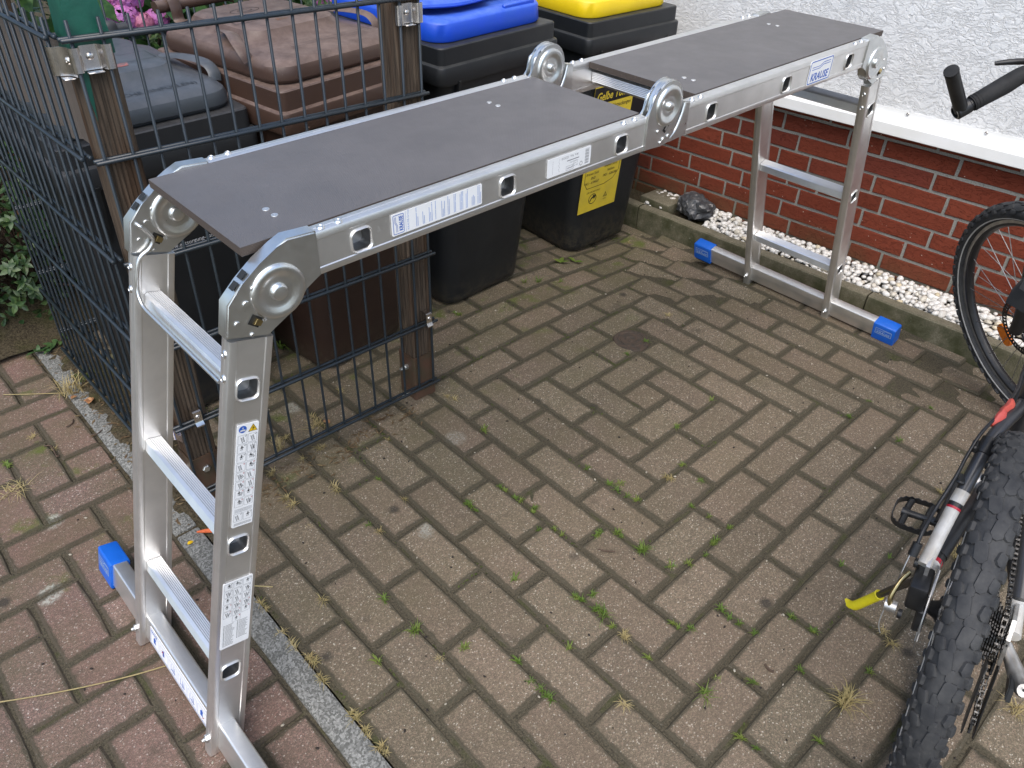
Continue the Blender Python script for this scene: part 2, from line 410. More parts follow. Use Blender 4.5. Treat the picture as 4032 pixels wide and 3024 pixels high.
def prism(bm, poly, t0, t1, mx=I4, bev=0, mi=0):
    """2-D outline (a, b) extruded from t0 to t1 along local z"""
    n0 = len(bm.faces)
    r = loft(bm, [[V((a, b, t0)) for a, b in poly], [V((a, b, t1)) for a, b in poly]], mi=mi)
    vs = [v for x in r for v in x]
    if bev:
        es = list({e for v in r[1] for e in v.link_edges if all(q in r[1] for q in e.verts)})
        q = bmesh.ops.bevel(bm, geom=es, offset=bev, segments=2, affect='EDGES')
        vs = list({v for f in q['faces'] for v in f.verts} | {v for v in vs if v.is_valid})
    for v in vs: v.co = mx @ v.co
def face_with_holes(bm, outer, holes, mx=I4, mi=0):
    es = []; loops = []
    for L in [outer] + holes:
        vs = [bm.verts.new(mx @ V(p)) for p in L]; loops.append(vs)
        es += [bm.edges.new((vs[i], vs[(i + 1) % len(vs)])) for i in range(len(vs))]
    r = bmesh.ops.triangle_fill(bm, edges=es, use_beauty=True)
    for g in r['geom']:
        if isinstance(g, bmesh.types.BMFace): g.material_index = mi
    return loops
def frame(o, x, y):
    """matrix with origin o, x axis along x, y axis near y"""
    x = V(x).normalized(); z = x.cross(V(y)).normalized(); y = z.cross(x)
    return Matrix(((x.x, y.x, z.x, o[0]), (x.y, y.y, z.y, o[1]), (x.z, y.z, z.z, o[2]), (0, 0, 0, 1)))
_txt = {}
def text_bm(bm, s, size, mx, bold=0.0, shear=0.0, sx=1.0, align='LEFT', depth=0.0, mi=0):
    key = (s, bold, shear, align)
    if key not in _txt:
        c = bpy.data.curves.new('t', 'FONT'); c.body = s; c.size = 1; c.offset = bold; c.shear = shear; c.align_x = align; c.resolution_u = 2; c.fill_mode = 'FRONT'
        o = bpy.data.objects.new('t', c); COL.objects.link(o)
        dg = bpy.context.evaluated_depsgraph_get(); me = bpy.data.meshes.new_from_object(o.evaluated_get(dg))
        _txt[key] = ([tuple(v.co) for v in me.vertices], [tuple(p.vertices) for p in me.polygons])
        bpy.data.objects.remove(o); bpy.data.curves.remove(c); bpy.data.meshes.remove(me)
    vs, fs = _txt[key]
    bv = [bm.verts.new(mx @ V((x * size * sx, y * size, depth))) for x, y, z in vs]
    for f in fs:
        try: bm.faces.new([bv[i] for i in f]).material_index = mi
        except ValueError: pass
def rect(bm, mx, x0, x1, y0, y1, d=0.0, mi=0):
    bm.faces.new([bm.verts.new(mx @ V(p)) for p in ((x0, y0, d), (x1, y0, d), (x1, y1, d), (x0, y1, d))]).material_index = mi
def poly(bm, mx, pts, d=0.0, mi=0):
    bm.faces.new([bm.verts.new(mx @ V((a, b, d))) for a, b in pts]).material_index = mi
def outline(bm, mx, pts, wd, d=0.0, mi=0):
    n = len(pts); c = [sum(p[0] for p in pts) / n, sum(p[1] for p in pts) / n]
    inn = []
    for i in range(n):
        a, b, e = V((*pts[i - 1], 0)), V((*pts[i], 0)), V((*pts[(i + 1) % n], 0))
        t1, t2 = (b - a).normalized(), (e - b).normalized(); nn = V((-(t1.y + t2.y), t1.x + t2.x, 0)).normalized()
        k = max(.35, nn.dot(V((-t1.y, t1.x, 0)))); inn.append(b + nn * (wd / k))
    ov = [bm.verts.new(mx @ V((*p, d))) for p in pts]; iv = [bm.verts.new(mx @ V((p.x, p.y, d))) for p in inn]
    for i in range(n): bm.faces.new((ov[i], ov[(i + 1) % n], iv[(i + 1) % n], iv[i])).material_index = mi
def sub(a, b, t): return V(a).lerp(V(b), t)

# ------------------------------------------------------------------ ground
bm = NB()
g = bmesh.ops.create_grid(bm, x_segments=2, y_segments=2, size=60)
bmesh.ops.translate(bm, verts=bm.verts[:], vec=(0, 0, -.16))
thing('ground', bm, 'soil', 'earth under the paving and garden', None, (0, 0, -.16), kind='structure', smooth=None)
def sheet(x0, x1, y0, y1, st, dz, hf=gh, amp=0.0, sc=20):
    bm = NB(); nx = max(2, int((x1 - x0) / st)); ny = max(2, int((y1 - y0) / st)); vv = []
    for j in range(ny + 1):
        for i in range(nx + 1):
            x, y = x0 + (x1 - x0) * i / nx, y0 + (y1 - y0) * j / ny
            vv.append(bm.verts.new((x, y, hf(x, y) + dz + amp * noise.fractal(V((x, y, 3.1)) * sc, .7, 2, 4))))
    for j in range(ny):
        for i in range(nx):
            a = j * (nx + 1) + i; bm.faces.new((vv[a], vv[a + 1], vv[a + nx + 2], vv[a + nx + 1]))
    return bm
# drive: herringbone concrete pavers on a joint bed
m = .1023; GX, GY = .4886, -.0588
drive = root('driveway', 'herringbone paved driveway under the ladder platform', None, (1, -.5, 0), kind='structure')
part('joint_bed', sheet(-.03, 2.1, -1.95, 1.02, .03, -.0040, amp=.0022, sc=38), 'joint', drive)
def paver_mesh(L, W, k, mat):
    r = random.Random(k * 31 + int(L * 1000)); bm = NB(); c = .0042
    lo = [(-L / 2, -W / 2), (L / 2, -W / 2), (L / 2, W / 2), (-L / 2, W / 2)]
    def ring(ins, z, jit):
        out = []
        for i in range(4):
            a, b = lo[i], lo[(i + 1) % 4]
            n_ = 3 if i % 2 == 0 else 2
            for q in range(n_):
                t = q / n_; x = a[0] + (b[0] - a[0]) * t; y = a[1] + (b[1] - a[1]) * t
                x *= 1 - ins / (L / 2); y *= 1 - ins / (W / 2)
                if q == 0: x *= 1 - .0020 / (L / 2); y *= 1 - .0020 / (W / 2)
                out.append((x + r.uniform(-jit, jit), y + r.uniform(-jit, jit), z))
        return out
    loft(bm, [ring(0, -.03, 0), ring(.0004, -c, .0009), ring(c, 0, .0012)], cap0=False)
    return to_mesh('paver', bm, mat, 25)
PM = {}
def pv(L, W, red=False):
    k = (round(L, 4), round(W, 4), red)
    if k not in PM: PM[k] = [paver_mesh(L, W, i, 'paver_red' if red else 'paver') for i in range(5)]
    return rnd.choice(PM[k])
GAP = .0042
def lay(par, x, y, L, W, vert, red=False, sink=0):
    e = .02; h0 = gh(x, y); sx = (gh(x + e, y) - gh(x - e, y)) / (2 * e); sy = (gh(x, y + e) - gh(x, y - e)) / (2 * e)
    j = rnd.uniform
    piece('paver', pv(L - GAP, W - GAP, red), par, (x + j(-.0012, .0012), y + j(-.0012, .0012), h0 + j(-.0022, .0012) - sink),
          (sy + j(-.007, .007), -sx + j(-.007, .007), (math.pi / 2 if vert else 0) + j(-.012, .012)))
DRAIN = V((1.345, -.205))
XR, XL = 2.088, -.026
# the stones lie in four quadrants round one half stone: along y on the left and right, along x in front and behind
for i in range(-8, 18):
    for j in range(-12, 19):
        s, t = i - j, i + j
        x0, y0 = GX + m * i, GY - m * j
        one = False
        if (i, j) == (6, 3): one = True; vt = False
        elif t <= 8 and s <= 3: vt = True
        elif s >= 4 and t <= 9: vt = False
        elif s >= 3 and t >= 10: vt = True
        else: vt = False
        if not one:
            if t <= 8 and s <= 3: ok = s % 2 == 1
            elif s >= 4 and t <= 9: ok = s % 2 == 0
            elif s >= 3 and t >= 10: ok = s % 2 == 0
            else: ok = s % 2 == 1
            if not ok: continue
        if one or (i, j) == (7, 1): cx0, cx1, cy0, cy1 = x0, x0 + m, y0 - m, y0
        elif vt: cx0, cx1, cy0, cy1 = x0, x0 + m, y0 - 2 * m, y0
        else: cx0, cx1, cy0, cy1 = x0, x0 + 2 * m, y0 - m, y0
        cx0, cx1 = max(cx0, XL), min(cx1, XR); cy1 = min(cy1, .97)
        if cx1 - cx0 < .03 or cy1 - cy0 < .04 or cy0 < -1.95: continue
        x, y = (cx0 + cx1) / 2, (cy0 + cy1) / 2
        if y < -.93 - .78 * x - .12: continue      # out of frame, lower left
        lx, ly = cx1 - cx0, cy1 - cy0
        lx = m if abs(lx - m) < .003 else 2 * m if abs(lx - 2 * m) < .003 else lx
        if vt: lay(drive, x, y, ly, lx, True)
        else: lay(drive, x, y, lx, ly, False)
# street-side pavement: mirrored herringbone of redder pavers
walk = root('sidewalk', 'red paved sidewalk left of the grey edging strip', None, (-.4, 0, 0), kind='structure')
part('joint_bed', sheet(-1.2, -.086, -.95, 1.9, .03, -.0044, amp=.0022, sc=38), 'joint', walk)
m2 = .1018
for i in range(-6, 3):
    for j in range(-19, 9):
        t = (3 - i - j) % 4
        x0, y0 = -.396 + m2 * i, .011 - m2 * j
        if t in (2, 0): continue
        if t == 3: cx0, cx1, cy0, cy1, vt = x0, x0 + m2, y0 - 2 * m2, y0, True
        else: cx0, cx1, cy0, cy1, vt = x0, x0 + 2 * m2, y0 - m2, y0, False
        cx1 = min(cx1, -.090)
        if cx1 - cx0 < .04 or cy1 < -.85 or cy0 > 1.75: continue
        lx, ly = cx1 - cx0, cy1 - cy0
        lx = m2 if abs(lx - m2) < .003 else (2 * m2 if abs(lx - 2 * m2) < .003 else lx)
        lay(walk, (cx0 + cx1) / 2, (cy0 + cy1) / 2, ly if vt else lx, lx if vt else ly, vt, True)
# grey edging strip
edg = root('edging_strip', 'narrow grey concrete edging between driveway and sidewalk', None, (-.06, 0, 0), kind='structure')
for y0 in (-1.02, -.02, .98):
    bm = NB(); box(bm, -.0865, -.0335, y0 + .003, y0 + .995, -.12, .0015, .004, 2)
    part('edging_stone', bm, 'strip', edg)
# soil strip along the side fence and the bed behind the bins
def soilh(x, y):
    return gh(x, y) + .012 * ss((.10 - abs(x - .005)) / .08) * ss((y + .04) / .08) * ss((1.05 - y) / .1) - .006
bm = sheet(-.105, .11, -.06, 1.0, .012, 0, soilh, .007, 30)
thing('soil_strip', bm, 'soil', 'dirt and leaf litter gathered along the side fence', None, (0, .4, 0), kind='structure')
bm = sheet(-.25, 2.4, .955, 3.2, .05, .012, lambda x, y: gh(x, y) + .05 * ss((y - .95) / .3), .02, 9)
thing('garden_bed', bm, 'soil', 'dark soil of the flower bed behind the bins', None, (1, 2, 0), kind='structure')
# iron cap set in the paving
bm = NB(); dz = gh(DRAIN.x, DRAIN.y)
lathe(bm, [(.060, dz - .03), (.060, dz - .004), (.056, dz + .001), (.046, dz + .001), (.044, dz - .0015), (.036, dz - .0015), (.034, dz + .001), (.020, dz + .001), (.018, dz - .002), (.006, dz - .002), (.004, dz + .001)], 28, Matrix.Translation((DRAIN.x, DRAIN.y, 0)))
M['rust'] = simple('rusty_cast_iron', (.070, .046, .030), (.038, .030, .022), 60, .8, .0, bump=.5, bscale=220)
thing('drain_cap', bm, 'rust', 'small round rusty iron cap set flush in the paving', 'drain cap', (DRAIN.x, DRAIN.y, dz))
bm = NB(); lathe(bm, [(.072, dz - .006), (.058, dz - .0045)], 24, Matrix.Translation((DRAIN.x, DRAIN.y, 0)))
thing('cap_bedding', bm, 'joint', 'dirt ring round the iron cap', None, (DRAIN.x, DRAIN.y, dz), kind='structure')

# ------------------------------------------------------------------ kerb, gravel and house wall
kerb = root('kerb', 'mossy concrete kerb in front of the white gravel', None, (2.1, 0, 0), MT, kind='structure')
for y0, y1 in ((-2.62, -1.622), (-1.617, -.620), (-.615, .376), (.381, 1.38)):
    bm = NB(); n_ = 12; prof = [(2.083, -.2), (2.083, .020), (2.086, .031), (2.091, .0355), (2.126, .036), (2.131, .031), (2.132, -.2)]
    rr = random.Random(int(y0 * 100)); dz_ = rr.uniform(-.002, .003)
    rings = []
    for k in range(n_ + 1):
        y = y0 + (y1 - y0) * k / n_
        rings.append([V((a + .0022 * noise.noise(V((a * 40, y * 9, 1))), y, b + dz_ + (.0018 * noise.noise(V((a * 30, y * 14, 5))) if b > 0 else 0))) for a, b in prof])
    loft(bm, rings); part('kerb_stone', bm, 'kerb', kerb, 30)
gb = root('gravel_bed', 'strip of white pebbles along the foot of the house wall', None, (2.2, -.4, .03), MT, kind='structure')
bm = NB(); box(bm, 2.1325, 2.2755, -2.2, 1.0, -.15, .012); part('gravel_base', bm, 'soil', gb, None)
def pebmat(nm, ramp_):
    n = NT(nm); p = n.pos(); c = n.ramp(n.rand(), ramp_)
    c = n.mix(n.ramp(n.noise(p, 130, 4), [(.45, 0), (.7, .5)]), c, (.40, .36, .27))
    return n.end(c, .5, 0, n.bump(n.noise(p, 240, 3), .3, .002), .4)
M['pebble'] = pebmat('white_pebble', [(0, (.62, .61, .57)), (.45, (.72, .70, .66)), (.72, (.55, .50, .40)), (.80, (.60, .58, .55)), (.91, (.62, .52, .33)), (.955, (.30, .30, .31)), (.985, (.06, .065, .075))])
def stone_bm(k, rx, ry, rz, sub_=2, amp=.14):
    bm = NB(); bmesh.ops.create_icosphere(bm, subdivisions=sub_, radius=1)
    for v in bm.verts:
        d = v.co.normalized(); f = 1 + amp * noise.noise(d * 1.7 + V((k * 7.3, 2, k))) + amp * .4 * noise.noise(d * 4 + V((k, 9, 1)))
        v.co = V((d.x * rx, d.y * ry, d.z * rz)) * f
    return bm
PEB = [to_mesh('pebble', stone_bm(k, .0125 * (1 + .35 * math.sin(k * 2.1)), .0095, .0080 + .0015 * math.cos(k), 1 if k % 2 else 2, .22), 'pebble', 60) for k in range(10)]
pr = random.Random(3); cnt = 0; spots = []
extra = NB()
for tr in range(9000):
    y = pr.uniform(-1.42, .40); x = pr.uniform(2.139, 2.262)
    lay2 = pr.random() < .35
    if any((x - a) ** 2 + (y - b) ** 2 < (.0155 ** 2) and l == lay2 for a, b, l in spots): continue
    if .10 < y < .30 and x < 2.24: continue
    if y > .16 and pr.random() < .6: continue
    z = (.026 if not lay2 else .038) + .016 * ss((x - 2.15) / .09)
    spots.append((x, y, lay2)); sc_ = pr.uniform(.75, 1.3)
    if cnt < 300 and y > -1.15:
        piece('pebble', pr.choice(PEB), gb, (x, y, z), (pr.uniform(-.5, .5), pr.uniform(-.5, .5), pr.uniform(0, 6.3)), (sc_,) * 3); cnt += 1
    else:
        me = pr.choice(PEB); mx = Matrix.Translation((x, y, z)) @ Matrix.Rotation(pr.uniform(0, 6.3), 4, 'Z') @ Matrix.Scale(sc_, 4)
        vv = [extra.verts.new(mx @ v.co) for v in me.vertices]
        for p_ in me.polygons: extra.faces.new([vv[i] for i in p_.vertices])
    if len(spots) > 900: break
part('loose_pebbles', extra, 'pebble', gb, 60, kind='stuff')
def rockmat():
    n = NT('dark_flint'); p = n.pos()
    c = n.ramp(n.noise(p, 26, 5, .6, 1.5), [(.3, (.02, .021, .023)), (.5, (.05, .052, .055)), (.60, (.10, .10, .10)), (.66, (.42, .40, .37))])
    return n.end(c, .38, 0, n.bump(n.noise(p, 60, 5), .5, .006), .5)
M['flint'] = rockmat()
bm = stone_bm(4, .060, .072, .046, 4, .35)
for v in bm.verts:
    q = noise.voronoi(v.co * 22 + V((3, 1, 2)))[0]; v.co *= 1 + .35 * (q[0] - .4); v.co += V((2.205, .185, .065))
thing('flint_rock', bm, 'flint', 'dark grey and white flint rock lying at the end of the pebble strip', 'rock', (2.205, .185, .03), MT, smooth=28)
bm = NB(); box(bm, 2.140, 2.262, .27, .42, -.05, .058, .006, 2)
for v in bm.verts: v.co += V((.004, .004, .004)) * noise.noise(v.co * 30)
thing('concrete_block', bm, 'kerb', 'flat grey concrete block between the flint rock and yellow lidded bin', 'block', (2.2, .34, 0), MT)

XW = 2.270
house = root('house_wall', 'house wall with red brick base and white rough plaster above', 'wall', (XW, 0, 0), MT)
bm = NB(); box(bm, XW + .005, XW + .12, -3.2, 3.4, -.25, .592); part('mortar', bm, 'mortar', house, None)
BR = {}
def brick_mesh(L, k):
    key = (round(L, 3), k)
    if key in BR: return BR[key]
    bm = NB(); r = random.Random(k + int(L * 1e4)); H = .0520
    lo = []
    nn = max(2, int(L / .05))
    a = [(-L / 2 + L * i / nn, -H / 2) for i in range(nn)] + [(L / 2, -H / 2 + H * i / 2) for i in range(2)] + [(L / 2 - L * i / nn, H / 2) for i in range(nn)] + [(-L / 2, H / 2 - H * i / 2) for i in range(2)]
    def rg(x, ins, j): return [(x, y * (1 - ins / (L / 2)) + r.uniform(-j, j), z * (1 - ins / (H / 2)) + r.uniform(-j, j)) for y, z in a]
    loft(bm, [rg(.018, 0, 0), rg(.0022, 0, .0010), rg(0, .0022, .0012)], cap0=False)
    BR[key] = to_mesh('brick', bm, 'brick', 30); return BR[key]
def course(z, joints, y0=-1.62, y1=.72):
    js = sorted(joints)
    out = list(js)
    while out[0] > y0: out.insert(0, out[0] - .25)
    while out[-1] < y1: out.append(out[-1] + .25)
    r = random.Random(int(z * 1000))
    for a, b in zip(out, out[1:]):
        L = b - a - .0105
        piece('brick', brick_mesh(round(L, 3), r.randrange(3)), house, (XW + r.uniform(-.001, .001), (a + b) / 2, z + r.uniform(-.0008, .0008)), (r.uniform(-.004, .004), 0, 0))
course(.521, [-.87, -.62, -.37, -.25, 0., .25])
course(.459, [-.948, -.698, -.451, -.328, -.079, .17])
course(.3965, [-.888, -.638, -.395, -.151, .095, .345])
course(.334, [-.95, -.70, -.453, -.211, -.087, .163, .41])
course(.2715, [-.995, -.745, -.502, -.265, -.145, .105, .356, .606])
course(.210, [-1.18, -.929, -.69, -.447, -.199, .044, .292, .54])
course(.1475, [-1.115, -.865, -.621, -.38, -.14, .11, .232, .481])
course(.085, [-1.05, -.80, -.557, -.435, -.192, .049, .292, .541])
course(.0225, [-.95, -.70, -.45, -.2, .05, .3, .55])
bm = NB(); box(bm, 2.2350, 2.2749, -3.2, 3.4, .5925, 3.2, 0); part('plaster', bm, 'plaster', house, None)
bm = NB(); prof = [(2.2745, .5235), (2.2015, .5235), (2.1995, .5255), (2.1995, .5580), (2.2010, .5605), (2.2300, .5790), (2.2305, .5800), (2.2305, .5985), (2.2335, .5985), (2.2335, .5815), (2.2745, .5815)]
loft(bm, [[V((a, y, b)) for a, b in prof] for y in (-3.2, -2.2, -.95, .3, 1.5, 3.4)])
bp = part('base_profile', bm, 'white_metal', house, 30)
for y in (-1.232, -.990, -.749, -.510, -.27, -.03, .21, .45):
    bm = NB(); mx = frame((2.2302, y, .5905), (0, 1, 0), (0, 0, 1))
    mx = Matrix.Translation((2.2302, y, .5905)) @ Matrix.Rotation(-math.pi / 2, 4, 'Y')
    lathe(bm, [(.0052, 0), (.0050, .0015), (.0040, .0024), (.0018, .0020), (.001, .0012)], 14, mx)
    part('screw', bm, 'steel', bp)

# ------------------------------------------------------------------ double-wire fence panels
def vrod(z0, z1, r=.0032):
    bm = NB(); tube(bm, [(0, 0, z0), (0, 0, z1 - .001), (0, 0, z1)], [r, r, r * .7], 8); return to_mesh('vertical_rod', bm, 'wire', 50)
VROD = vrod(-.006, 1.029)
def hrod(L):
    bm = NB(); tube(bm, [(-L / 2, 0, 0), (-L / 2 + .001, 0, 0), (L / 2 - .001, 0, 0), (L / 2, 0, 0)], [.0032, .0042, .0042, .0032], 8); return to_mesh('horizontal_rod', bm, 'wire', 50)
def fence(name, label, a, b, n, first, rows=6):
    """wire panel from a to b (house frame), n uprights 50 mm apart"""
    a, b = V((*a, 0)), V((*b, 0)); d = (b - a).normalized(); nrm = V((-d.y, d.x, 0)); L = (b - a).length; ang = math.atan2(d.y, d.x)
    f = root(name, label, 'fence', a, MT, 'wire fence panels round the bins')
    for i in range(n): piece('vertical_rod', VROD, f, a + d * (first + .05 * i), (rnd.uniform(-.002, .002), rnd.uniform(-.002, .002), 0))
    hm = hrod(L)
    for k in range(rows):
        for s in (-1, 1): piece('horizontal_rod', hm, f, a + d * (L / 2) + nrm * (.0072 * s) + V((0, 0, 1.0 - .2 * k)), (0, 0, ang))
    return f
ff = fence('wire_fence_panel', 'dark grey double wire fence panel in front of the grey and brown bins', (-.017, 0), (.716, 0), 15, .017)
sf = fence('wire_fence_panel', 'dark grey wire fence panel seen edge on along the left side of the bins', (-.020, .030), (-.020, .862), 17, .016)
bf = fence('wire_fence_panel', 'dark grey wire fence panel behind the bins before the pink hydrangea', (.0, .965), (2.04, .965), 41, .02)
def strip(bm, path, z0, z1, th=.0016, mx=I4):
    P = [V((*p, 0)) for p in path]; n = len(P); o1, o2 = [], []
    for i, p in enumerate(P):
        t = (P[min(i + 1, n - 1)] - P[max(i - 1, 0)]).normalized(); q = V((-t.y, t.x, 0)) * th / 2
        o1.append(p + q); o2.append(p - q)
    prism(bm, [(p.x, p.y) for p in o1 + o2[::-1]], z0, z1, mx)
def screw(par, o, nrm, r=.0062):
    bm = NB(); mx = V(nrm).to_track_quat('Z', 'X').to_matrix().to_4x4(); mx.translation = V(o)
    lathe(bm, [(r, 0), (r * .95, r * .25), (r * .7, r * .5), (r * .3, r * .55), (r * .2, r * .35)], 14, mx)
    part('screw', bm, 'steel', par)
def omega(par, x, z0, z1):
    bm = NB(); P = smoothpts([(x - .0085, .001, 0), (x - .0075, -.0050, 0), (x - .002, -.0066, 0), (x + .005, -.0055, 0), (x + .009, .004, 0), (x + .013, .0085, 0), (x + .037, .0085, 0), (x + .041, .004, 0), (x + .045, -.0055, 0), (x + .052, -.0066, 0), (x + .0575, -.0050, 0), (x + .0585, .001, 0)], 4)
    strip(bm, [(p.x, p.y) for p in P], z0, z1)
    box(bm, x + .012, x + .038, -.008, .009, z0 - .0035, z0 - .0012, .0006)
    c = part('clamp', bm, 'steel', par); screw(c, (x + .025, .0073, (z0 + z1) / 2 + .002), (0, -1, 0)); return c
omega(ff, 0, .949, .988); omega(ff, .650, .949, .988)
def hook(par, x, z):
    bm = NB(); mx = Matrix(((0, 0, 1, x - .009), (1, 0, 0, 0), (0, 1, 0, z), (0, 0, 0, 1)))
    strip(bm, [(.011, .034), (-.010, .034), (-.0125, .032), (-.0125, .010), (-.0135, .004), (-.019, -.002), (-.017, -.006)], 0, .018, .0016, mx)
    c = part('clamp', bm, 'steel', par); screw(c, (x, -.0135, z + .020), (0, -1, 0), .0055)
hook(ff, .036, .2); hook(ff, .684, .2)
bm = NB(); strip(bm, [tuple(p)[:2] for p in smoothpts([(-.016, .056, 0), (-.024, .054, 0), (-.0275, .046, 0), (-.024, .039, 0), (-.014, .036, 0), (-.007, .030, 0), (-.003, .018, 0), (-.0015, .008, 0)], 4)], .940, .985); box(bm, -.022, -.004, .012, .034, .9365, .9385, .0005)
c = part('clamp', bm, 'steel', sf); screw(c, (-.0055, .024, .964), (-1, -.35, 0))
bm = NB(); strip(bm, [tuple(p)[:2] for p in smoothpts([(-.016, .056, 0), (-.024, .054, 0), (-.0275, .046, 0), (-.024, .039, 0), (-.014, .036, 0), (-.007, .030, 0), (-.003, .018, 0), (-.0015, .008, 0)], 4)], .150, .190)
c = part('clamp', bm, 'steel', sf)
# folded metal sheet hung in the top field of the side panel
M['sheet'] = simple('brown_grey_coated_sheet', (.115, .095, .080), (.095, .080, .068), 14, .5)
bm = NB(); pth = []
y = .070
while y < .84: pth += [(.004, y), (.004, y + .036), (-.008, y + .050), (-.008, y + .086)]; y += .10
strip(bm, pth, .812, .990, .0016)
part('privacy_sheet', bm, 'sheet', sf, 20)

def post(name, label, x0, x1, y0, y1, ztop, zb):
    f = root(name, label, 'fence post', ((x0 + x1) / 2, (y0 + y1) / 2, zb), MT)
    gr = .0019; P = []
    def edge(a, b, nrm, k=6):
        a, b = V((*a, 0)), V((*b, 0)); n_ = V((*nrm, 0)); out = [a.lerp(b, .05)]
        for i in range(k):
            t = .10 + .80 * i / k; dt = .80 / k
            out += [a.lerp(b, t), a.lerp(b, t + dt * .32) - n_ * gr, a.lerp(b, t + dt * .55) - n_ * gr]
        out += [a.lerp(b, .91), a.lerp(b, .95)]; return out
    for a, b, nn in (((x0, y0), (x1, y0), (0, -1)), ((x1, y0), (x1, y1), (1, 0)), ((x1, y1), (x0, y1), (0, 1)), ((x0, y1), (x0, y0), (-1, 0))): P += edge(a, b, nn)
    bm = NB(); loft(bm, [[V((p.x, p.y, z)) for p in P] for z in (zb + .04, zb + .4, ztop)])
    part('wooden_post', bm, 'wood', f, 25)
    bm = NB(); e = .004
    o = rrect(x1 - x0 + 2 * e, y1 - y0 + 2 * e, .006, 3, (x0 + x1) / 2, (y0 + y1) / 2); i_ = rrect(x1 - x0 + .002, y1 - y0 + .002, .005, 3, (x0 + x1) / 2, (y0 + y1) / 2)
    loft(bm, [[V((*p, zb - .03)) for p in o], [V((*p, .094)) for p in o], [V((*p, .094)) for p in i_], [V((*p, .06)) for p in i_]], False, False)
    s = part('anchor_sleeve', bm, 'anchor', f, 30)
    for z in (zb + .035, .055):
        bm = NB(); tube(bm, [(x0 - .028, y0 + .03, z), (x0 - .003, y0 + .03, z)], .0048, 8); tube(bm, [(x0 - .012, y0 + .03, z), (x0 - .0035, y0 + .03, z)], .0085, 6)
        part('bolt', bm, 'zinc', s, 30)
    bm = NB(); mx = Matrix.Translation(((x0 + x1) / 2 - .004, y0 - e - .0002, .058)) @ Matrix.Rotation(math.pi / 2, 4, 'X'); lathe(bm, [(.0095, 0), (.0095, .004), (.0075, .006)], 6, mx)
    if x0 < .3: part('bolt', bm, 'zinc', s, 30)
    else: bm.free()
    return f
lp = post('fence_post', 'dark wooden corner fence post with a green painted top', .003, .066, .012, .076, 1.0, -.068)
bm = NB()
a0 = [(.0015, .0105), (.0675, .0105), (.0675, .0775), (.0015, .0775)]
a1 = [(.0015, .0105), (.0660, .0105), (.0660, .0775), (.0015, .0775)]
a2 = [(.010, .0200), (.045, .0200), (.045, .070), (.010, .070)]
loft(bm, [[V((x, y, .958 + .015 * math.sin(x * 200))) for x, y in a0], [V((x, y, 1.0)) for x, y in a0], [V((x, y, 1.002)) for x, y in a1], [V((x, y, 1.20)) for x, y in a2]])
part('painted_top', bm, 'green_paint', lp, 25)
bm = NB(); prism(bm, [(.0045, .958), (.017, .958), (.013, .90), (.010, .865), (.007, .90)], -.0102, -.0118, Matrix(((1, 0, 0, 0), (0, 0, 1, .0218), (0, 1, 0, 0), (0, 0, 0, 1))))
part('paint_drip', bm, 'green_paint', lp, None)
rp = post('fence_post', 'weathered wooden fence post beside the blue lidded bin', .645, .710, .012, .077, 1.03, -.070)

# ------------------------------------------------------------------ wheelie bins
def bin_(name, label, fl, rotz, W, D, H, body, rim, lidm, z0=0.0):
    fr = Matrix.Translation((fl[0], fl[1], z0)) @ Matrix.Rotation(rotz, 4, 'Z')
    b = root(name, label, 'wheelie bin', (W / 2, D / 2, 0), fr, 'bins in a row beside the house')
    def rg(ins, y0, y1, z, r): return [V((*p, z)) for p in rrect(W - 2 * ins, y1 - y0, r, 5, W / 2, (y0 + y1) / 2)]
    bm = NB()
    loft(bm, [rg(.078, .085, D - .10, .0, .05), rg(.066, .070, D - .085, .012, .055), rg(.064, .068, D - .08, .03, .055), rg(.040, .040, D - .05, H * .45, .05), rg(.022, .020, D - .03, H - .13, .045), rg(.018, .016, D - .03, H - .085, .04)], True, False)
    part('body', bm, body, b, 50)
    for sx in (.14, .86):
        bm = NB(); x = W * sx; prism(bm, [(0, 0), (.030, 0), (.012, -.10), (0, -.14)], x - .004, x + .004, Matrix(((0, 0, 1, 0), (-1, 0, 0, .026), (0, 1, 0, H - .088), (0, 0, 0, 1)))); part('rim_rib', bm, body, b, 30)
    bm = NB()
    loft(bm, [rg(.020, .018, D - .02, H - .094, .03), rg(.003, .002, D - .002, H - .096, .024), rg(.000, .000, D, H - .090, .024), rg(.000, .000, D, H - .052, .024), rg(.0015, .0015, D, H - .048, .024), rg(.0105, .010, D - .01, H - .044, .018), rg(.0115, .011, D - .01, H - .003, .016), rg(.014, .0135, D - .012, H, .016), rg(.050, .05, D - .05, H, .03), rg(.055, .055, D - .055, H - .03, .03)], False, False)
    part('rim', bm, rim, b, 35)
    return b, fr, rg
def tiltz(ring, D, k): return [V((p.x, p.y, p.z + k * max(0, p.y - .06) / D)) for p in ring]
def plain_lid(b, rg, W, D, H, mat, k=.0, step=.20):
    bm = NB()
    rs = [rg(.032, .040, D - .01, H + .002, .05), rg(.027, .034, D - .01, H + .010, .055), rg(.027, .034, D - .01, H + .026, .055), rg(.031, .039, D - .012, H + .038, .055), rg(.040, .050, D - .015, H + .047, .055), rg(.055, .068, D - .02, H + .051, .05),
          rg(.078, step - .03, D - .03, H + .054, .05), rg(.088, step - .012, D - .04, H + .062, .05), rg(.098, step, D - .05, H + .076, .045), rg(.110, step + .018, D - .06, H + .081, .04)]
    loft(bm, [tiltz(r, D, k if i > 2 else 0) for i, r in enumerate(rs)])
    return part('lid', bm, mat, b, 28)
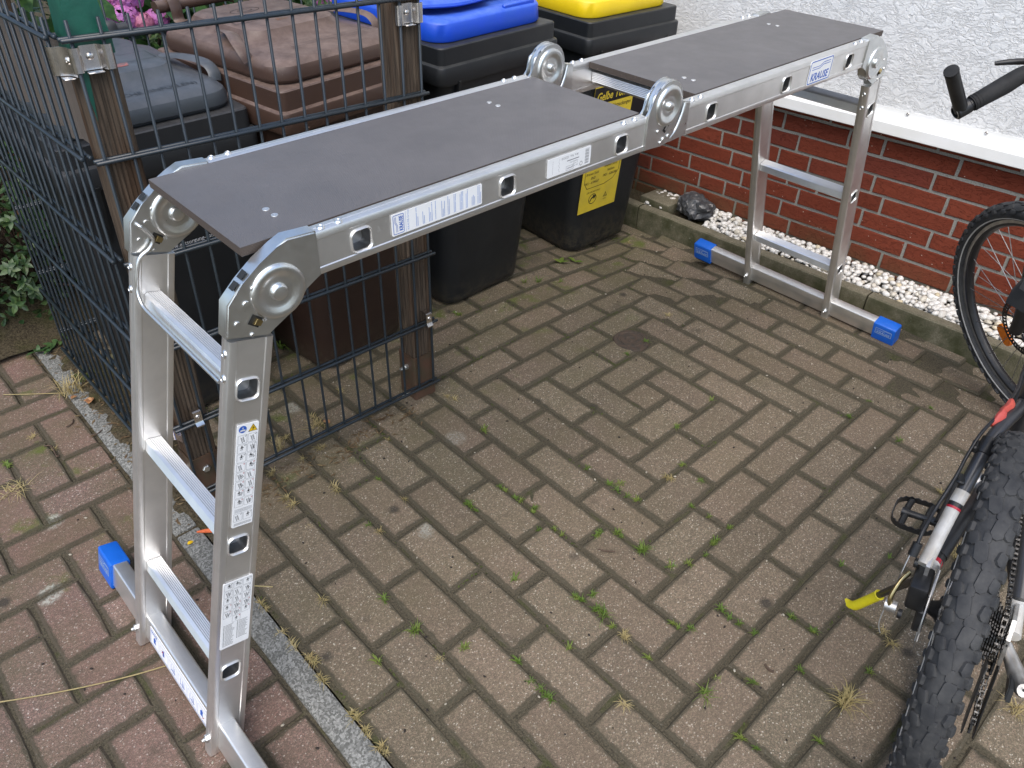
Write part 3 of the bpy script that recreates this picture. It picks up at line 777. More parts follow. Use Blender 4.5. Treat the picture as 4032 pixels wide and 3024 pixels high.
def grip(b, W, D, H, side, mat, y=.20, k=.0):
    x = .045 if side < 0 else W - .045
    bm = NB(); z = H + .055 + k * y / D
    P = smoothpts([(x + .035 * -side, y + .13, z + .012), (x + .015 * side * -1, y + .06, z + .022), (x + .012 * side, y, z + .018), (x + .018 * side, y - .03, z + .002), (x + .014 * side, y - .04, z - .016)], 5)
    tube(bm, P, .015, 8, flat=.22, up=(side, 0, 0.2)); part('lid_grip', bm, mat, b, 50)
def bar_handle(b, W, D, H, mat, z=.055, y=.055, r=.0155):
    h = NB(); tube(h, [(.055, D + y, H + z), (W - .055, D + y, H + z)], r, 12); hp = part('handle', h, mat, b, 50)
    for x in (.10, W - .10):
        bm = NB(); P = smoothpts([(x, D + y + .01, H + z + .018), (x, D + y - .012, H + z + .02), (x, D + y - .022, H + z - .005), (x, D - .01, H + z - .035), (x, D - .07, H + z - .02)], 5)
        tube(bm, P, .016, 8, flat=.3, up=(1, 0, 0)); part('hinge_bracket', bm, mat, hp, 50)
def lettering(par, bm, mat, label=None): return part('lettering', bm, mat, par, None, label)
def flat_on(fr, u, v, O, N):
    """where the view ray through (u, v) meets a plane given in the frame fr (used to place print)"""
    inv = fr.inverted(); c = inv @ CPOS; d = inv.to_3x3() @ ray(u, v); return c + d * ((V(O) - c).dot(V(N)) / d.dot(V(N)))
M['engraved_grey'] = simple('grey_lid_engraving', (.030, .036, .042), None, 40, .5)
M['engraved_brown'] = simple('brown_lid_engraving', (.038, .021, .015), None, 40, .6)
# grey bin
W, D, H = .448, .52, .800
gbn, fr, rg = bin_('wheelie_bin', 'black wheelie bin with a shiny grey lid behind the corner post', (.004, .300), 0.0, W, D, H, 'bin_black', 'bin_greyrim', 'bin_grey')
lid = plain_lid(gbn, rg, W, D, H, 'bin_grey', .0, .175)
grip(gbn, W, D, H, 1, 'bin_grey', .16); bar_handle(gbn, W, D, H, 'bin_greyrim', .075, .03)
bm = NB(); mx = Matrix.Translation((.03, .083, H + .0530)) @ Matrix.Rotation(.03, 4, 'X'); text_bm(bm, 'KEINE HEISSE ASCHE EINFÜLLEN)', .026, mx, 0, 0, .86)
lettering(lid, bm, 'engraved_grey')
bm = NB(); mx = Matrix.Translation((.135, .245, H + .0818)) @ Matrix.Rotation(.0, 4, 'X'); text_bm(bm, 'EHB', .045, mx, 0, 0, 1.2); outline(bm, mx, [(-.04, -.015), (.2, -.015), (.2, .05), (-.04, .05)], .0012)
lettering(lid, bm, 'engraved_grey')
bm = NB(); mx = Matrix.Translation((.205, .215, H + .0818)) @ Matrix.Rotation(.0, 4, 'X'); poly(bm, mx, [(0, -.012), (.055, -.012), (.06, .012), (.01, .012)]); M['faded_red'] = simple('faded_red_print', (.36, .10, .08), (.13, .10, .10), 90, .5); lettering(lid, bm, 'faded_red')
# white print on its front: face leans, from (y .070, z .012) to (y .020, z H-.13)
fo, fn = V((0, .0555, .2)), V((0, -.658, -.050)).normalized()
bm = NB(); a = flat_on(fr, 655, 988, (0, .046, .30), fn); b_ = flat_on(fr, 850, 905, (0, .046, .30), fn)
mx = frame(a + fn * .0012, b_ - a, (0, .07, 1)); mx = frame(a + V((0, -.0015, 0)), (1, 0, 0), (0, -.075, 1))
text_bm(bm, 'www.entsorgung-kommunal.de · Telefon 0041', .016, mx, .006, 0, .86)
text_bm(bm, 'm', .085, mx @ Matrix.Translation((.10, .050, 0)), .02, .1, 1.0)
lettering(gbn, bm, 'ink_white')
# brown bin
W, D, H = .458, .53, .850
bbn, fr, rg = bin_('wheelie_bin', 'brown organic waste bin with dusty brown lid behind the wire panel', (.464, .199), .135, W, D, H, 'bin_brown', 'bin_brown', 'bin_brown')
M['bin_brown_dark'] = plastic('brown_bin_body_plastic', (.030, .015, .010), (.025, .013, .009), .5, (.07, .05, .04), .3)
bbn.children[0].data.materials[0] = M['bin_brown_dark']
lid = plain_lid(bbn, rg, W, D, H, 'bin_brown', .0, .205)
grip(bbn, W, D, H, -1, 'bin_brown', .18); grip(bbn, W, D, H, 1, 'bin_brown', .18); bar_handle(bbn, W, D, H, 'bin_brown', .085, .02)
bm = NB(); zz = lambda y: H + .0818
mx = Matrix.Translation((.115, .292, zz(.292))) @ Matrix.Rotation(.0, 4, 'X')
text_bm(bm, 'Entsorgung Nord', .030, mx @ Matrix.Translation((.012, 0, 0)), 0, 0, .88); outline(bm, mx, [(-.012, -.014), (.235, -.014), (.245, .034), (-.002, .034)], .0015)
mx2 = Matrix.Translation((.205, .385, zz(.385))) @ Matrix.Rotation(.0, 4, 'X')
el = [(.042 * math.cos(t * .314), .022 * math.sin(t * .314)) for t in range(20)]; outline(bm, mx2, el, .002); outline(bm, mx2, [(a * .5, b * .5) for a, b in el], .0016)
mx3 = Matrix.Translation((.135, .105, H + .0545)) @ Matrix.Rotation(.0, 4, 'X'); outline(bm, mx3, [(.0, 0), (.27, 0), (.27, .018), (.0, .018)], .0012, .002)
lettering(lid, bm, 'engraved_brown')
bm = NB(); text_bm(bm, 'Bio', .026, Matrix.Translation((.20, .245, zz(.245))) @ Matrix.Rotation(.0, 4, 'X'), 0, .2, 1); M['faded_green'] = simple('faded_multicolour_print', (.15, .12, .05), (.24, .08, .05), 120, .6); lettering(lid, bm, 'faded_green')
# blue and yellow lidded bins
def deck_lid(b, rg, W, D, H, mat, k=.03):
    bm = NB()
    rs = [rg(.030, .040, D - .01, H + .002, .055), rg(.028, .037, D - .01, H + .008, .055), rg(.030, .039, D - .01, H + .046, .055), rg(.033, .043, D - .012, H + .051, .055), rg(.048, .066, D - .02, H + .057, .05), rg(.062, .12, D - .03, H + .050, .05)]
    loft(bm, [tiltz(r, D, k if i > 3 else 0) for i, r in enumerate(rs)]); l = part('lid', bm, mat, b, 40)
    # raised lip round the notch in the front edge, then the overhanging upper deck
    bm = NB(); n = 26; y1 = D - .03
    def top(u):                            # front edge of the deck, u across the lid
        return .080 + .035 * (1 - math.sin(math.pi * min(1, max(0, (u - .05) / .55)))) * (1 if u < .35 else .4) + (.030 if u > .60 else 0)
    xs = [.030 + (W - .060) * i / n for i in range(n + 1)]
    fr_ = [(x, top((x - .03) / (W - .06))) for x in xs]
    outl = fr_ + [(W - .034, y1), (.034, y1)]
    za, zb_ = H + .068, H + .078
    r0 = [V((x, y + .004, za + k * y / D)) for x, y in outl]; r1 = [V((x, y, za + .004 + k * y / D)) for x, y in outl]; r2 = [V((x, y + .003, zb_ + k * y / D)) for x, y in outl]
    r3 = [V((W / 2 + (x - W / 2) * .9, y + (.03 if y < .3 else -.02), zb_ + .008 + k * y / D)) for x, y in outl]
    loft(bm, [r0, r1, r2, r3]); part('lid_deck', bm, mat, l, 40)
    bm = NB(); box(bm, W * .60, W * .86, .050, .062, H + .050, H + .0625, .003, 1); part('lid_grip', bm, mat, l, 40)
    return l
W, D, H = .482, .55, .852
ubn, fr, rg = bin_('wheelie_bin', 'black wheelie bin with a bright blue lid right of the fence post', (.957, .244), .055, W, D, H, 'bin_black', 'bin_black', 'bin_blue')
deck_lid(ubn, rg, W, D, H, 'bin_blue'); bar_handle(ubn, W, D, H, 'bin_black', .05, .03)
W, D, H = .452, .53, .862
ybn, fr, rg = bin_('wheelie_bin', 'black wheelie bin with a yellow lid and yellow sticker by the house', (1.600, .300), -.045, W, D, H, 'bin_black', 'bin_black', 'bin_yellow', -.048)
deck_lid(ybn, rg, W, D, H, 'bin_yellow'); bar_handle(ybn, W, D, H, 'bin_black', .05, .03)
nv = V((0, -.377, -.030)).normalized(); fo = V((0, .0400, H * .45))
def yb(u, v): return flat_on(fr, u, v, fo, nv)
bl, brr = yb(2272, 848), yb(2415, 800)
tl = yb(2350, 345)
upv = V((0, -.0795, 1)).normalized(); mx = frame(bl + nv * .0012, (1, 0, 0), upv)
sw = max(.16, min(.24, (brr - bl).x)); sh = max(.3, (tl - bl).length)
inv = mx.inverted()
bm = NB(); outl = [(0, 0), (sw, 0), (sw, sh), (0, sh)]; prism(bm, outl, -.0006, .0003, mx)
stk = part('sticker', bm, 'yellow_sticker', ybn, None, 'yellow recycling sticker')
bm = NB(); k_ = sw / .20
def tx(s, x, y, sz, bold=.01, shear=.15, sx=.8, al='LEFT', d=.0006, mi=0): text_bm(bm, s, sz * k_, mx @ Matrix.Translation((x * k_, y * k_, 0)), bold, shear, sx, al, d, mi)
rect(bm, mx, .0, sw, sh - .062 * k_, sh - .004 * k_, .00045)
ar = [(.07 + .021 * math.cos(t * .209), .050 + .021 * math.sin(t * .209)) for t in range(30)]; outline(bm, mx, [(a * k_, b * k_) for a, b in ar], .003 * k_, .0006)
poly(bm, mx, [(a * k_, b * k_) for a, b in ((.055, .040), (.062, .055), (.072, .060), (.070, .066), (.088, .060), (.078, .046), (.076, .053), (.066, .050), (.060, .040))], .0006)
tri = [(.128, .042), (.150, .042), (.139, .062)]; outline(bm, mx, [(a * k_, b * k_) for a, b in tri], .002 * k_, .0006)
tx('DER GRÜNE PUNKT', .07, .077, .010, .005, 0, .8, 'CENTER'); tx('02', .139, .045, .008, .01, 0, .9, 'CENTER'); tx('PE-HD', .139, .030, .008, 0, 0, .8, 'CENTER')
fm = [(.012, .125), (.03, .098), (.12, .098), (.165, .11), (.192, .14), (.192, .295), (.012, .295)]; outline(bm, mx, [(a * k_, b * k_) for a, b in fm], .0022 * k_, .0006)
tx('0421 - 6184567', .015, .116, .0145); tx('END', .045, .134, .0145); tx('Bremen Stadt:', .018, .153, .0145)
tx('0421 - 6266388', .108, .130, .0145); tx('Nehlsen', .128, .148, .0145); tx('Bremen Nord:', .110, .167, .0145)
tx('Servicetelefon:', .062, .190, .0145); tx('und Glas befindet, wird NICHT entsorgt.', .012, .215, .0145); tx('Eine Tonne, in der sich Hausmüll, Papier', .012, .234, .0145)
tx('Verpackungen', .10, sh / k_ - .085, .020)
lettering(stk, bm, 'ink_black')
bm = NB(); tx('Gelbe Tonne', .10, sh / k_ - .050, .040, .02, .15, .82, 'CENTER', .0008); lettering(stk, bm, 'yellow_sticker')
print('STICKER', bl, brr, tl, sw, sh)

# ------------------------------------------------------------------ folding ladder set up as a working platform
LZ, YR, YLO = .9004, -.562, -.230            # stile mid height, outer face of near stile, outer face of far stile
XN, XF, TN, TF = .0024, 1.7322, .2566, .2630   # where the legs meet the deck line, and how far they splay
lad = root('folding_ladder', 'aluminium folding ladder unfolded into a low work platform on two splayed legs', 'ladder', (.86, -.40, 0))
def legm(near):
    s, c = math.sin(TN if near else TF), math.cos(TN if near else TF); q = -1 if near else 1
    # x down the leg, y across the ladder, z towards the far end (near leg)
    X = V((q * s, 0, -c)); Y = V((0, 1, 0)); Z = X.cross(Y)
    o = V((XN if near else XF, 0, LZ))
    return Matrix(((X.x, Y.x, Z.x, o.x), (X.y, Y.y, Z.y, o.y), (X.z, Y.z, Z.z, o.z), (0, 0, 0, 1)))
LN, LF, LH = legm(True), legm(False), Matrix.Translation((0, 0, LZ))
PRF = [(0, -.0285), (0, -.0214), (.0011, -.0200), (.0011, .0200), (0, .0214), (0, .0285), (.0012, .0313), (.004, .0325), (.0105, .0325), (.0112, .0319), (.0119, .0325), (.020, .0325), (.0228, .0313), (.024, .0285), (.024, .0214), (.0229, .0200), (.0229, -.0200), (.024, -.0214), (.024, -.0285), (.0228, -.0313), (.020, -.0325), (.0119, -.0325), (.0112, -.0319), (.0105, -.0325), (.004, -.0325), (.0012, -.0313)]
HZ = -.002
def stile(mx, s0, s1, ybase, holes=None):
    bm = NB(); P = [(ybase + a, b) for a, b in PRF]; n = len(P)
    A = [bm.verts.new(mx @ V((s0, a, b))) for a, b in P]; B = [bm.verts.new(mx @ V((s1, a, b))) for a, b in P]
    for i in range(n):
        if holes and i == 2: continue
        bm.faces.new((A[i], A[(i + 1) % n], B[(i + 1) % n], B[i]))
    bm.faces.new(A[::-1]); bm.faces.new(B)
    if holes:
        yy = ybase + .0011
        outer = [(s0, yy, -.02), (s1, yy, -.02), (s1, yy, .02), (s0, yy, .02)]
        hl = [[(h + a, yy, HZ + b) for a, b in rrect(.0315, .0315, .008, 4)] for h in holes]
        face_with_holes(bm, outer, hl, mx)
    st = part('stile', bm, 'alu', lad, 30)
    if holes:
        for h in holes:
            b2 = NB()
            def r(w_, y, rad): return [mx @ V((h + a, ybase + y, HZ + b)) for a, b in rrect(w_, w_, rad, 4)]
            loft(b2, [r(.0372, .0012, .010), r(.0362, -.0010, .0098), r(.0340, -.0022, .0092), r(.0318, -.0014, .0085), r(.0298, .002, .0075)], False, False)
            part('rung_socket', b2, 'alu', st, 50)
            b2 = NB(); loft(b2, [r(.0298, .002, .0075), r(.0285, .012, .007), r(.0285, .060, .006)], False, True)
            part('tube_inside', b2, 'bore_shade', st, 50)
    return st
H1 = [.1656 + .28 * k for k in range(3)]; H2 = [1.0008 + .28 * k for k in range(3)]; HL = [.1673 + .28 * k for k in range(3)]
stile(LH, .0925, .795, YR, H1); stile(LH, .922, 1.642, YR, H2)
stile(LH, .0925, .795, YLO - .024); stile(LH, .922, 1.642, YLO - .024)
stile(LN, .090, .9335, YR, HL); stile(LN, .090, .9335, YLO - .024)
stile(LF, .090, .9335, YR, HL); stile(LF, .090, .9335, YLO - .024)
# rungs: 30 mm ribbed tube
def rung_prof():
    h = .0152; out = []
    for q in range(4):
        for i in range(14):
            t = -h + .004 + (2 * h - .008) * i / 13; d = h - (.0009 if i % 2 else 0)
            out.append([(t, -d), (d, t), (-t, d), (-d, -t)][q])
    return out
RP = rung_prof(); ri = V((0, YR + .0238, 0)); 
bm = NB(); loft(bm, [[V((a, y, b)) for a, b in RP] for y in (0, YLO - .0238 - (YR + .0238))]); RM = to_mesh('rung', bm, 'alu_dir', 30)
for mx, hs in ((LH, H1), (LH, H2), (LN, HL), (LF, HL)):
    for h in hs:
        p = mx @ V((h, YR + .0238, HZ)); o = piece('rung', RM, lad, p, (0, mx.to_euler().y, 0))
        o.rotation_euler = mx.to_euler()
# rivets on stile edges
def rivet_bm(r=.0062):
    bm = NB(); lathe(bm, [(r, 0), (r * .92, r * .22), (r * .6, r * .42), (r * .52, r * .30), (r * .1, r * .30)], 14); return to_mesh('rivet', bm, 'zinc', 50)
RV = rivet_bm()
def rivet(p, nrm): piece('rivet', RV, lad, p, V(nrm).to_track_quat('Z', 'X').to_euler())
for yb_ in (YR + .008, YLO - .008):
    for x in (.108, .136, .735, .765, .938, .966, 1.588, 1.618): rivet((x, yb_, LZ + .0325), (0, 0, 1))
for mx, sgn in ((LN, -1), (LF, 1)):
    nrm = mx.to_3x3() @ V((0, 0, -1))
    for yb_ in (YR + .011, YLO - .011):
        for s in (.112, .150): rivet(mx @ V((s, yb_, -.0325 if sgn < 0 else -.0325)), nrm)
    
# hinges
NEAR = [(.0955, .9355), (.053, .939), (.036, .932), (.009, .918), (-.018, .899), (-.044, .876), (-.0555, .829), (.0045, .810), (.012, .820), (.040, .829), (.059, .843), (.0675, .860), (.0945, .8695)]
def circ2(cx, cz, r, a0, a1, n): return [(cx + r * math.cos(math.radians(a0 + (a1 - a0) * k / n)), cz + r * math.sin(math.radians(a0 + (a1 - a0) * k / n))) for k in range(n + 1)]
MIDL = [(.790, .9345), (.797, .942), (.803, .968)] + circ2(.848, .944, .0455, 140, -35, 14) + [(.880, .890), (.872, .870), (.840, .868), (.790, .8695)]
MIDR = [(.9245, .9345), (.906, .938), (.898, .915), (.884, .888), (.866, .876), (.872, .867), (.9245, .8695)]
def mirx(P): return [(XN + XF - a, b) for a, b in P][::-1]
def plate(bm, P, y0, y1): 
    # outline in x-z, extruded along y from y0 (back) to y1 (front, towards -y)
    prism(bm, P, y0, y1, Matrix(((1, 0, 0, 0), (0, 0, 1, 0), (0, 1, 0, 0), (0, 0, 0, 1))), .0022)
def disc(bm, c, y, R_, face=-1):
    mx = Matrix.Translation((c[0], y, c[1])) @ Matrix.Rotation(math.pi / 2 * (1 if face < 0 else -1), 4, 'X')
    lathe(bm, [(R_, -.003), (R_, .0015), (R_ * .95, .0038), (R_ * .86, .0048), (R_ * .72, .0042), (R_ * .60, .0016), (R_ * .46, .0010), (R_ * .36, .0016), (R_ * .30, .0012)], 36, mx)
def hrivet(par, c, y, r=.0125):
    bm = NB(); mx = Matrix.Translation((c[0], y, c[1])) @ Matrix.Rotation(math.pi / 2, 4, 'X')
    lathe(bm, [(r, 0), (r, .003), (r * .85, .0058), (r * .7, .0064), (r * .1, .0064)], 20, mx); part('rivet', bm, 'zinc', par, 40)
def ell(par, c, y, a, b, ang, mat, d=.0012, nm='dimple'):
    bm = NB(); mx = Matrix.Translation((c[0], y, c[1])) @ Matrix.Rotation(math.pi / 2, 4, 'X') @ Matrix.Rotation(ang, 4, 'Z')
    P = lambda k: [mx @ V((k * a * math.cos(t * .3927), k * b * math.sin(t * .3927), d if k < .9 else 0)) for t in range(16)]
    loft(bm, [P(1.0), P(.85), P(.55)], False, True); part(nm, bm, mat, par, 60)
M['dark_gap'] = simple('dark_gap_shadowed_steel', (.035, .035, .034), None, 40, .5, .5)
def end_hinge(y, mir):
    f = (lambda P: mirx(P)) if mir else (lambda P: P); fx = lambda x: XN + XF - x if mir else x
    bm = NB(); plate(bm, f(NEAR), y + .0215, y - .0012)
    h = part('hinge', bm, 'zinc', lad, 40)
    c = (fx(.0275), .8705)
    bm = NB(); disc(bm, c, y - .0012, .0400); part('hinge_disc', bm, 'zinc', h, 50)
    hrivet(h, c, y - .0022)
    # outer leaf rim, lock window with latch, small studs
    bm = NB(); P = f([(-.040, .872), (-.027, .886), (-.036, .893), (-.049, .876)]); 
    bm.free()
    for q, (a, b, r) in enumerate(((-.020, .870, .0050), (-.006, .888, .0042), (-.037, .846, .0045), (-.020, .822, .0036))):
        ell(h, (fx(a), b), y - .0013, r, r * .8, .4, 'zinc', .0022)
    bm = NB(); a, b = fx(-.012), .8405; mx = Matrix.Translation((a, y - .0014, b)) @ Matrix.Rotation(math.pi / 2, 4, 'X') @ Matrix.Rotation(-.7 if not mir else .7, 4, 'Z')
    rect(bm, mx, -.0085, .0085, -.0075, .0075, .0003); part('latch_window', bm, 'dark_gap', h, None)
    bm = NB(); prism(bm, [(-.002, -.0050), (.0085, -.0035), (.0085, .0040), (-.002, .0050)], .0004, .0046, mx, .0008); part('latch', bm, 'brass', h, 30)
    # slot in the rounded outer edge
    bm = NB(); p0, p1 = V((fx(-.006), 0, .9108)), V((fx(-.032), 0, .8893)); nn = V((-(p1 - p0).z, 0, (p1 - p0).x)).normalized()
    if nn.z < 0: nn = -nn
    for (u0, u1) in ((.05, .42), (.58, .95)):
        q0, q1 = p0.lerp(p1, u0), p0.lerp(p1, u1)
        bm.faces.new([bm.verts.new(v) for v in (q0 + nn * .0006 + V((0, y + .004, 0)), q1 + nn * .0006 + V((0, y + .004, 0)), q1 + nn * .0006 + V((0, y + .016, 0)), q0 + nn * .0006 + V((0, y + .016, 0)))])
    part('edge_slot', bm, 'dark_gap', h, None)
    for k in range(3):
        bm = NB(); mx = frame((fx(-.002 + .008 * k), y - .0016, .834 + .006 * k), (1, 0, .25), (0, 0, 1)); text_bm(bm, '1234'[k:k + 2], .0065, mx); part('stamped_mark', bm, 'ink_white', h, None)
    return h
def mid_hinge(y):
    bm = NB(); plate(bm, MIDL, y + .0045, y - .0015); plate(bm, MIDR, y + .0200, y + .0015)
    h = part('hinge', bm, 'zinc', lad, 40)
    bm = NB(); plate(bm, [(a + .004, b - .001) for a, b in MIDL], y + .0215, y + .0165); part('back_plate', bm, 'zinc', h, 40)
    bm = NB(); lathe(bm, [(.0410, 0), (.0435, .002), (.0435, .0085), (.0410, .0105)], 36, Matrix.Translation((.848, y + .0162, .944)) @ Matrix.Rotation(math.pi / 2, 4, 'X')); part('hinge_core', bm, 'zinc', h, 40)
    bm = NB(); disc(bm, (.849, .9425), y - .0015, .0375); part('hinge_disc', bm, 'zinc', h, 50)
    hrivet(h, (.850, .9420), y - .0022, .0085)
    for a, b, r in ((.846, .881, .0050), (.860, .884, .0048), (.838, .876, .0036), (.826, .900, .0042)): ell(h, (a, b), y - .0016, r, r * .8, .5, 'zinc', .0022)
    bm = NB(); mx = Matrix.Translation((.849, y - .0018, .9015)) @ Matrix.Rotation(math.pi / 2, 4, 'X') @ Matrix.Rotation(.9, 4, 'Z'); rect(bm, mx, -.0085, .0085, -.0055, .0055, .0003); part('latch_window', bm, 'dark_gap', h, None)
    bm = NB(); rect(bm, mx, -.004, .006, -.004, .002, .0010); part('latch', bm, 'zinc', h, None)
    bm = NB(); P = smoothpts([(.905, y + .0005, .936), (.898, y - .0003, .915), (.884, y - .0005, .889), (.868, y + .0005, .876)], 5); tube(bm, P, .0042, 8, flat=.6); part('rolled_edge', bm, 'zinc', h, 60)
    return h
for y in (YR - .0012, YLO - .0240 - .0012): end_hinge(y, False); end_hinge(y, True); mid_hinge(y)
# locking rods that join the two hinges of each leg
bm = NB(); yl = YLO - .024 - .006
P = smoothpts([(-.034, yl + .008, .871), (-.033, yl - .002, .870), (-.027, yl - .004, .862), (-.020, yl - .004, .844), (-.029, yl - .003, .830), (-.047, yl - .002, .819), (-.059, yl - .002, .790), (-.0645, yl - .004, .768), (-.067, yl - .016, .752), (-.067, yl - .035, .747)], 5) + [V((-.067, -.42, .747)), V((-.067, YR + .030, .747))]
tube(bm, P, .0032, 8); part('locking_rod', bm, 'zinc', lad, 60)
# stabiliser bars with blue end feet
for near in (True, False):
    mx = LN if near else LF
    y0, y1 = -.786, -.006
    bm = NB()
    t0, t1, s0, s1 = (-.0175, .0125, .861, .921)
    loft(bm, [[mx @ V((a, y, b)) for a, b in rrect(s1 - s0, t1 - t0, .0035, 3, (s0 + s1) / 2, (t0 + t1) / 2)] for y in (y0 + .010, y1 - .010)])
    bar = part('stabiliser_bar', bm, 'alu', lad, 30)
    for yb_ in (YR + .011, YLO - .011):
        for kk in (0, 1):
            bm = NB(); q = mx @ Matrix.Translation((.892, yb_, -.0325)) @ Matrix.Rotation(math.pi, 4, 'X')
            if kk: tube(bm, [q @ V((0, 0, .003)), q @ V((0, 0, .009)), q @ V((0, 0, .0115))], [.0032, .0032, .002], 8)
            else: lathe(bm, [(.0075, 0), (.0075, .0045), (.006, .006)], 6, q)
            part('bolt', bm, 'zinc', lad, 30)
    for e, (ya, yb_) in enumerate(((y1 - .072, y1), (y0 + .072, y0))):
        bm = NB(); d = 1 if yb_ > ya else -1
        def rg(w_, h_, y, sh=0): return [mx @ V((a + sh, y, b)) for a, b in rrect(h_, w_, .004, 3, .8935, -.0025)]
        loft(bm, [rg(.040, .067, ya), rg(.0405, .068, ya + d * .003), rg(.0405, .068, yb_ - d * .004), rg(.038, .064, yb_)])
        cap = part('end_foot', bm, 'cap_blue', lad, 35)
        bm = NB()
        loft(bm, [rg(.034, .008, ya + d * .004, .0365), rg(.034, .008, yb_ - d * .006, .0365)]); part('rubber_sole', bm, 'rubber', cap, 30)
        bm = NB(); yc = (ya + yb_) / 2; fm = frame(mx @ V((.886, yc, -.0232)), (0, -1, 0), mx.to_3x3() @ V((-1, 0, 0)))
        outline(bm, fm, [(-.027, -.012), (.027, -.012), (.027, .012), (-.027, .012)], .0018, .0004)
        poly(bm, fm, [(-.024, .003), (.0, .003), (.006, .0075), (.024, .0075), (.024, .0092), (.004, .0092), (-.002, .0047), (-.024, .0047)], .0004)
        text_bm(bm, 'KRAUSE', .0125, fm @ Matrix.Translation((0, -.0085, .0004)), .02, .1, .98, 'CENTER')
        M.setdefault('cap_print', simple('dark_logo_on_blue', (.35, .48, .66), None, 40, .4)); part('lettering', bm, 'cap_print', cap, None)
# ------------------------------------------------------------------ stickers on the stiles
def sticker(fm, w_, h_, label, r=.002):
    bm = NB(); prism(bm, [(a + w_ / 2, b + h_ / 2) for a, b in rrect(w_, h_, r, 3)], -.0006, .0003, fm); return part('sticker', bm, 'sticker', lad, None, label)
def logo(bm, fm, w_, h_, mi=0):
    lw = h_ * .045
    outline(bm, fm, rrect(w_, h_, h_ * .1, 3, w_ / 2, h_ / 2), lw, .0005, mi)
    a, b = .1 * w_, .9 * w_
    for k in (0, .10):
        y0, y1, x0, x1 = h_ * (.60 + k), h_ * (.72 + k), w_ * .45, w_ * .60
        poly(bm, fm, [(a, y0), (x0, y0), (x1, y1), (b, y1), (b, y1 + lw * .7), (x1 - .01 * w_, y1 + lw * .7), (x0 - .01 * w_, y0 + lw * .7), (a, y0 + lw * .7)], .0005, mi)
    text_bm(bm, 'KRAUSE', h_ * .47, fm @ Matrix.Translation((w_ / 2, h_ * .12, .0005)), .03, .12, w_ / h_ * .46, 'CENTER', 0, mi)
yo = YR - .0005
# big logo on the far half
fm = frame((1.372, yo, .8765), (1, 0, 0), (.02, 0, 1)); s = sticker(fm, .103, .0535, 'large blue and white maker logo sticker', .006)
bm = NB(); logo(bm, frame((1.374, yo, .878), (1, 0, 0), (.02, 0, 1)), .099, .0505); part('lettering', bm, 'ink_blue', s, None)
# long address label, logo turned on its side
fm = frame((.2165, yo, .8855), (1, 0, 0), (0, 0, 1)); s = sticker(fm, .173, .034, 'long white and blue address sticker')
bm = NB(); logo(bm, frame((.2385, yo, .8875), (0, 0, 1), (-1, 0, 0)), .030, .0195)
part('lettering', bm, 'ink_blue', s, None)
bm = NB()
lm_ = lambda x, z: frame((x, yo - .0004, z), (0, 0, 1), (-1, 0, 0))
text_bm(bm, 'KRAUSE-Group', .0048, lm_(.2475, .8885)); rect(bm, frame((.2415, yo - .0004, .886), (1, 0, 0), (0, 0, 1)), 0, .0004, 0, .033)
rl = random.Random(9); x = .254
for blk in range(11):
    x += .0065
    for k in range(rl.choice((1, 2, 3))):
        L = rl.uniform(.012, .028); rect(bm, frame((x + .0026 * k, yo - .0004, .8885), (1, 0, 0), (0, 0, 1)), 0, .0010, 0, L)
        if rl.random() < .5: rect(bm, frame((x + .0026 * k, yo - .0004, .8885 + L + .0008), (1, 0, 0), (0, 0, 1)), 0, .0010, 0, .029 - L)
    x += .0055
part('lettering', bm, 'ink_paleblue', s, None)
# article label, printed upside down
fm = frame((.6415, yo, .9185), (-1, 0, 0), (0, 0, -1)); s = sticker(fm, .107, .0325, 'white article number sticker upside down')
bm = NB(); q = lambda a, b: fm @ Matrix.Translation((a, b, .0004))
text_bm(bm, 'Art. No. 123510', .0062, q(.032, .0045)); rect(bm, q(0, 0), .030, .060, .0125, .0140)
text_bm(bm, 'MultiMatic 4x3', .0034, q(.032, .0165)); text_bm(bm, 'ca. 14,0 kg', .0030, q(.032, .0205)); text_bm(bm, 'max. 150 kg', .0030, q(.032, .0245))
for k in range(15): rect(bm, q(0, 0), .0045, .0145, .003 + .0018 * k, .003 + .0018 * k + (.0010 if k % 3 else .0005))
outline(bm, q(.024, .026), [(.004 * math.cos(t * .785), .004 * math.sin(t * .785)) for t in range(8)], .0009)
outline(bm, q(.052, .0265), rrect(.019, .008, .0012, 2), .0005); text_bm(bm, 'GEPRÜFT', .0036, q(.0445, .0252), .02)
for k in range(7): rect(bm, q(0, 0), .078 + .0014 * (k % 2), .0786 + .0014 * (k % 2), .005 + k * .0034, .0075 + k * .0034); rect(bm, q(0, 0), .094, .0945, .005 + k * .0034, .0078 + k * .0034)
part('lettering', bm, 'ink_grey', s, None)
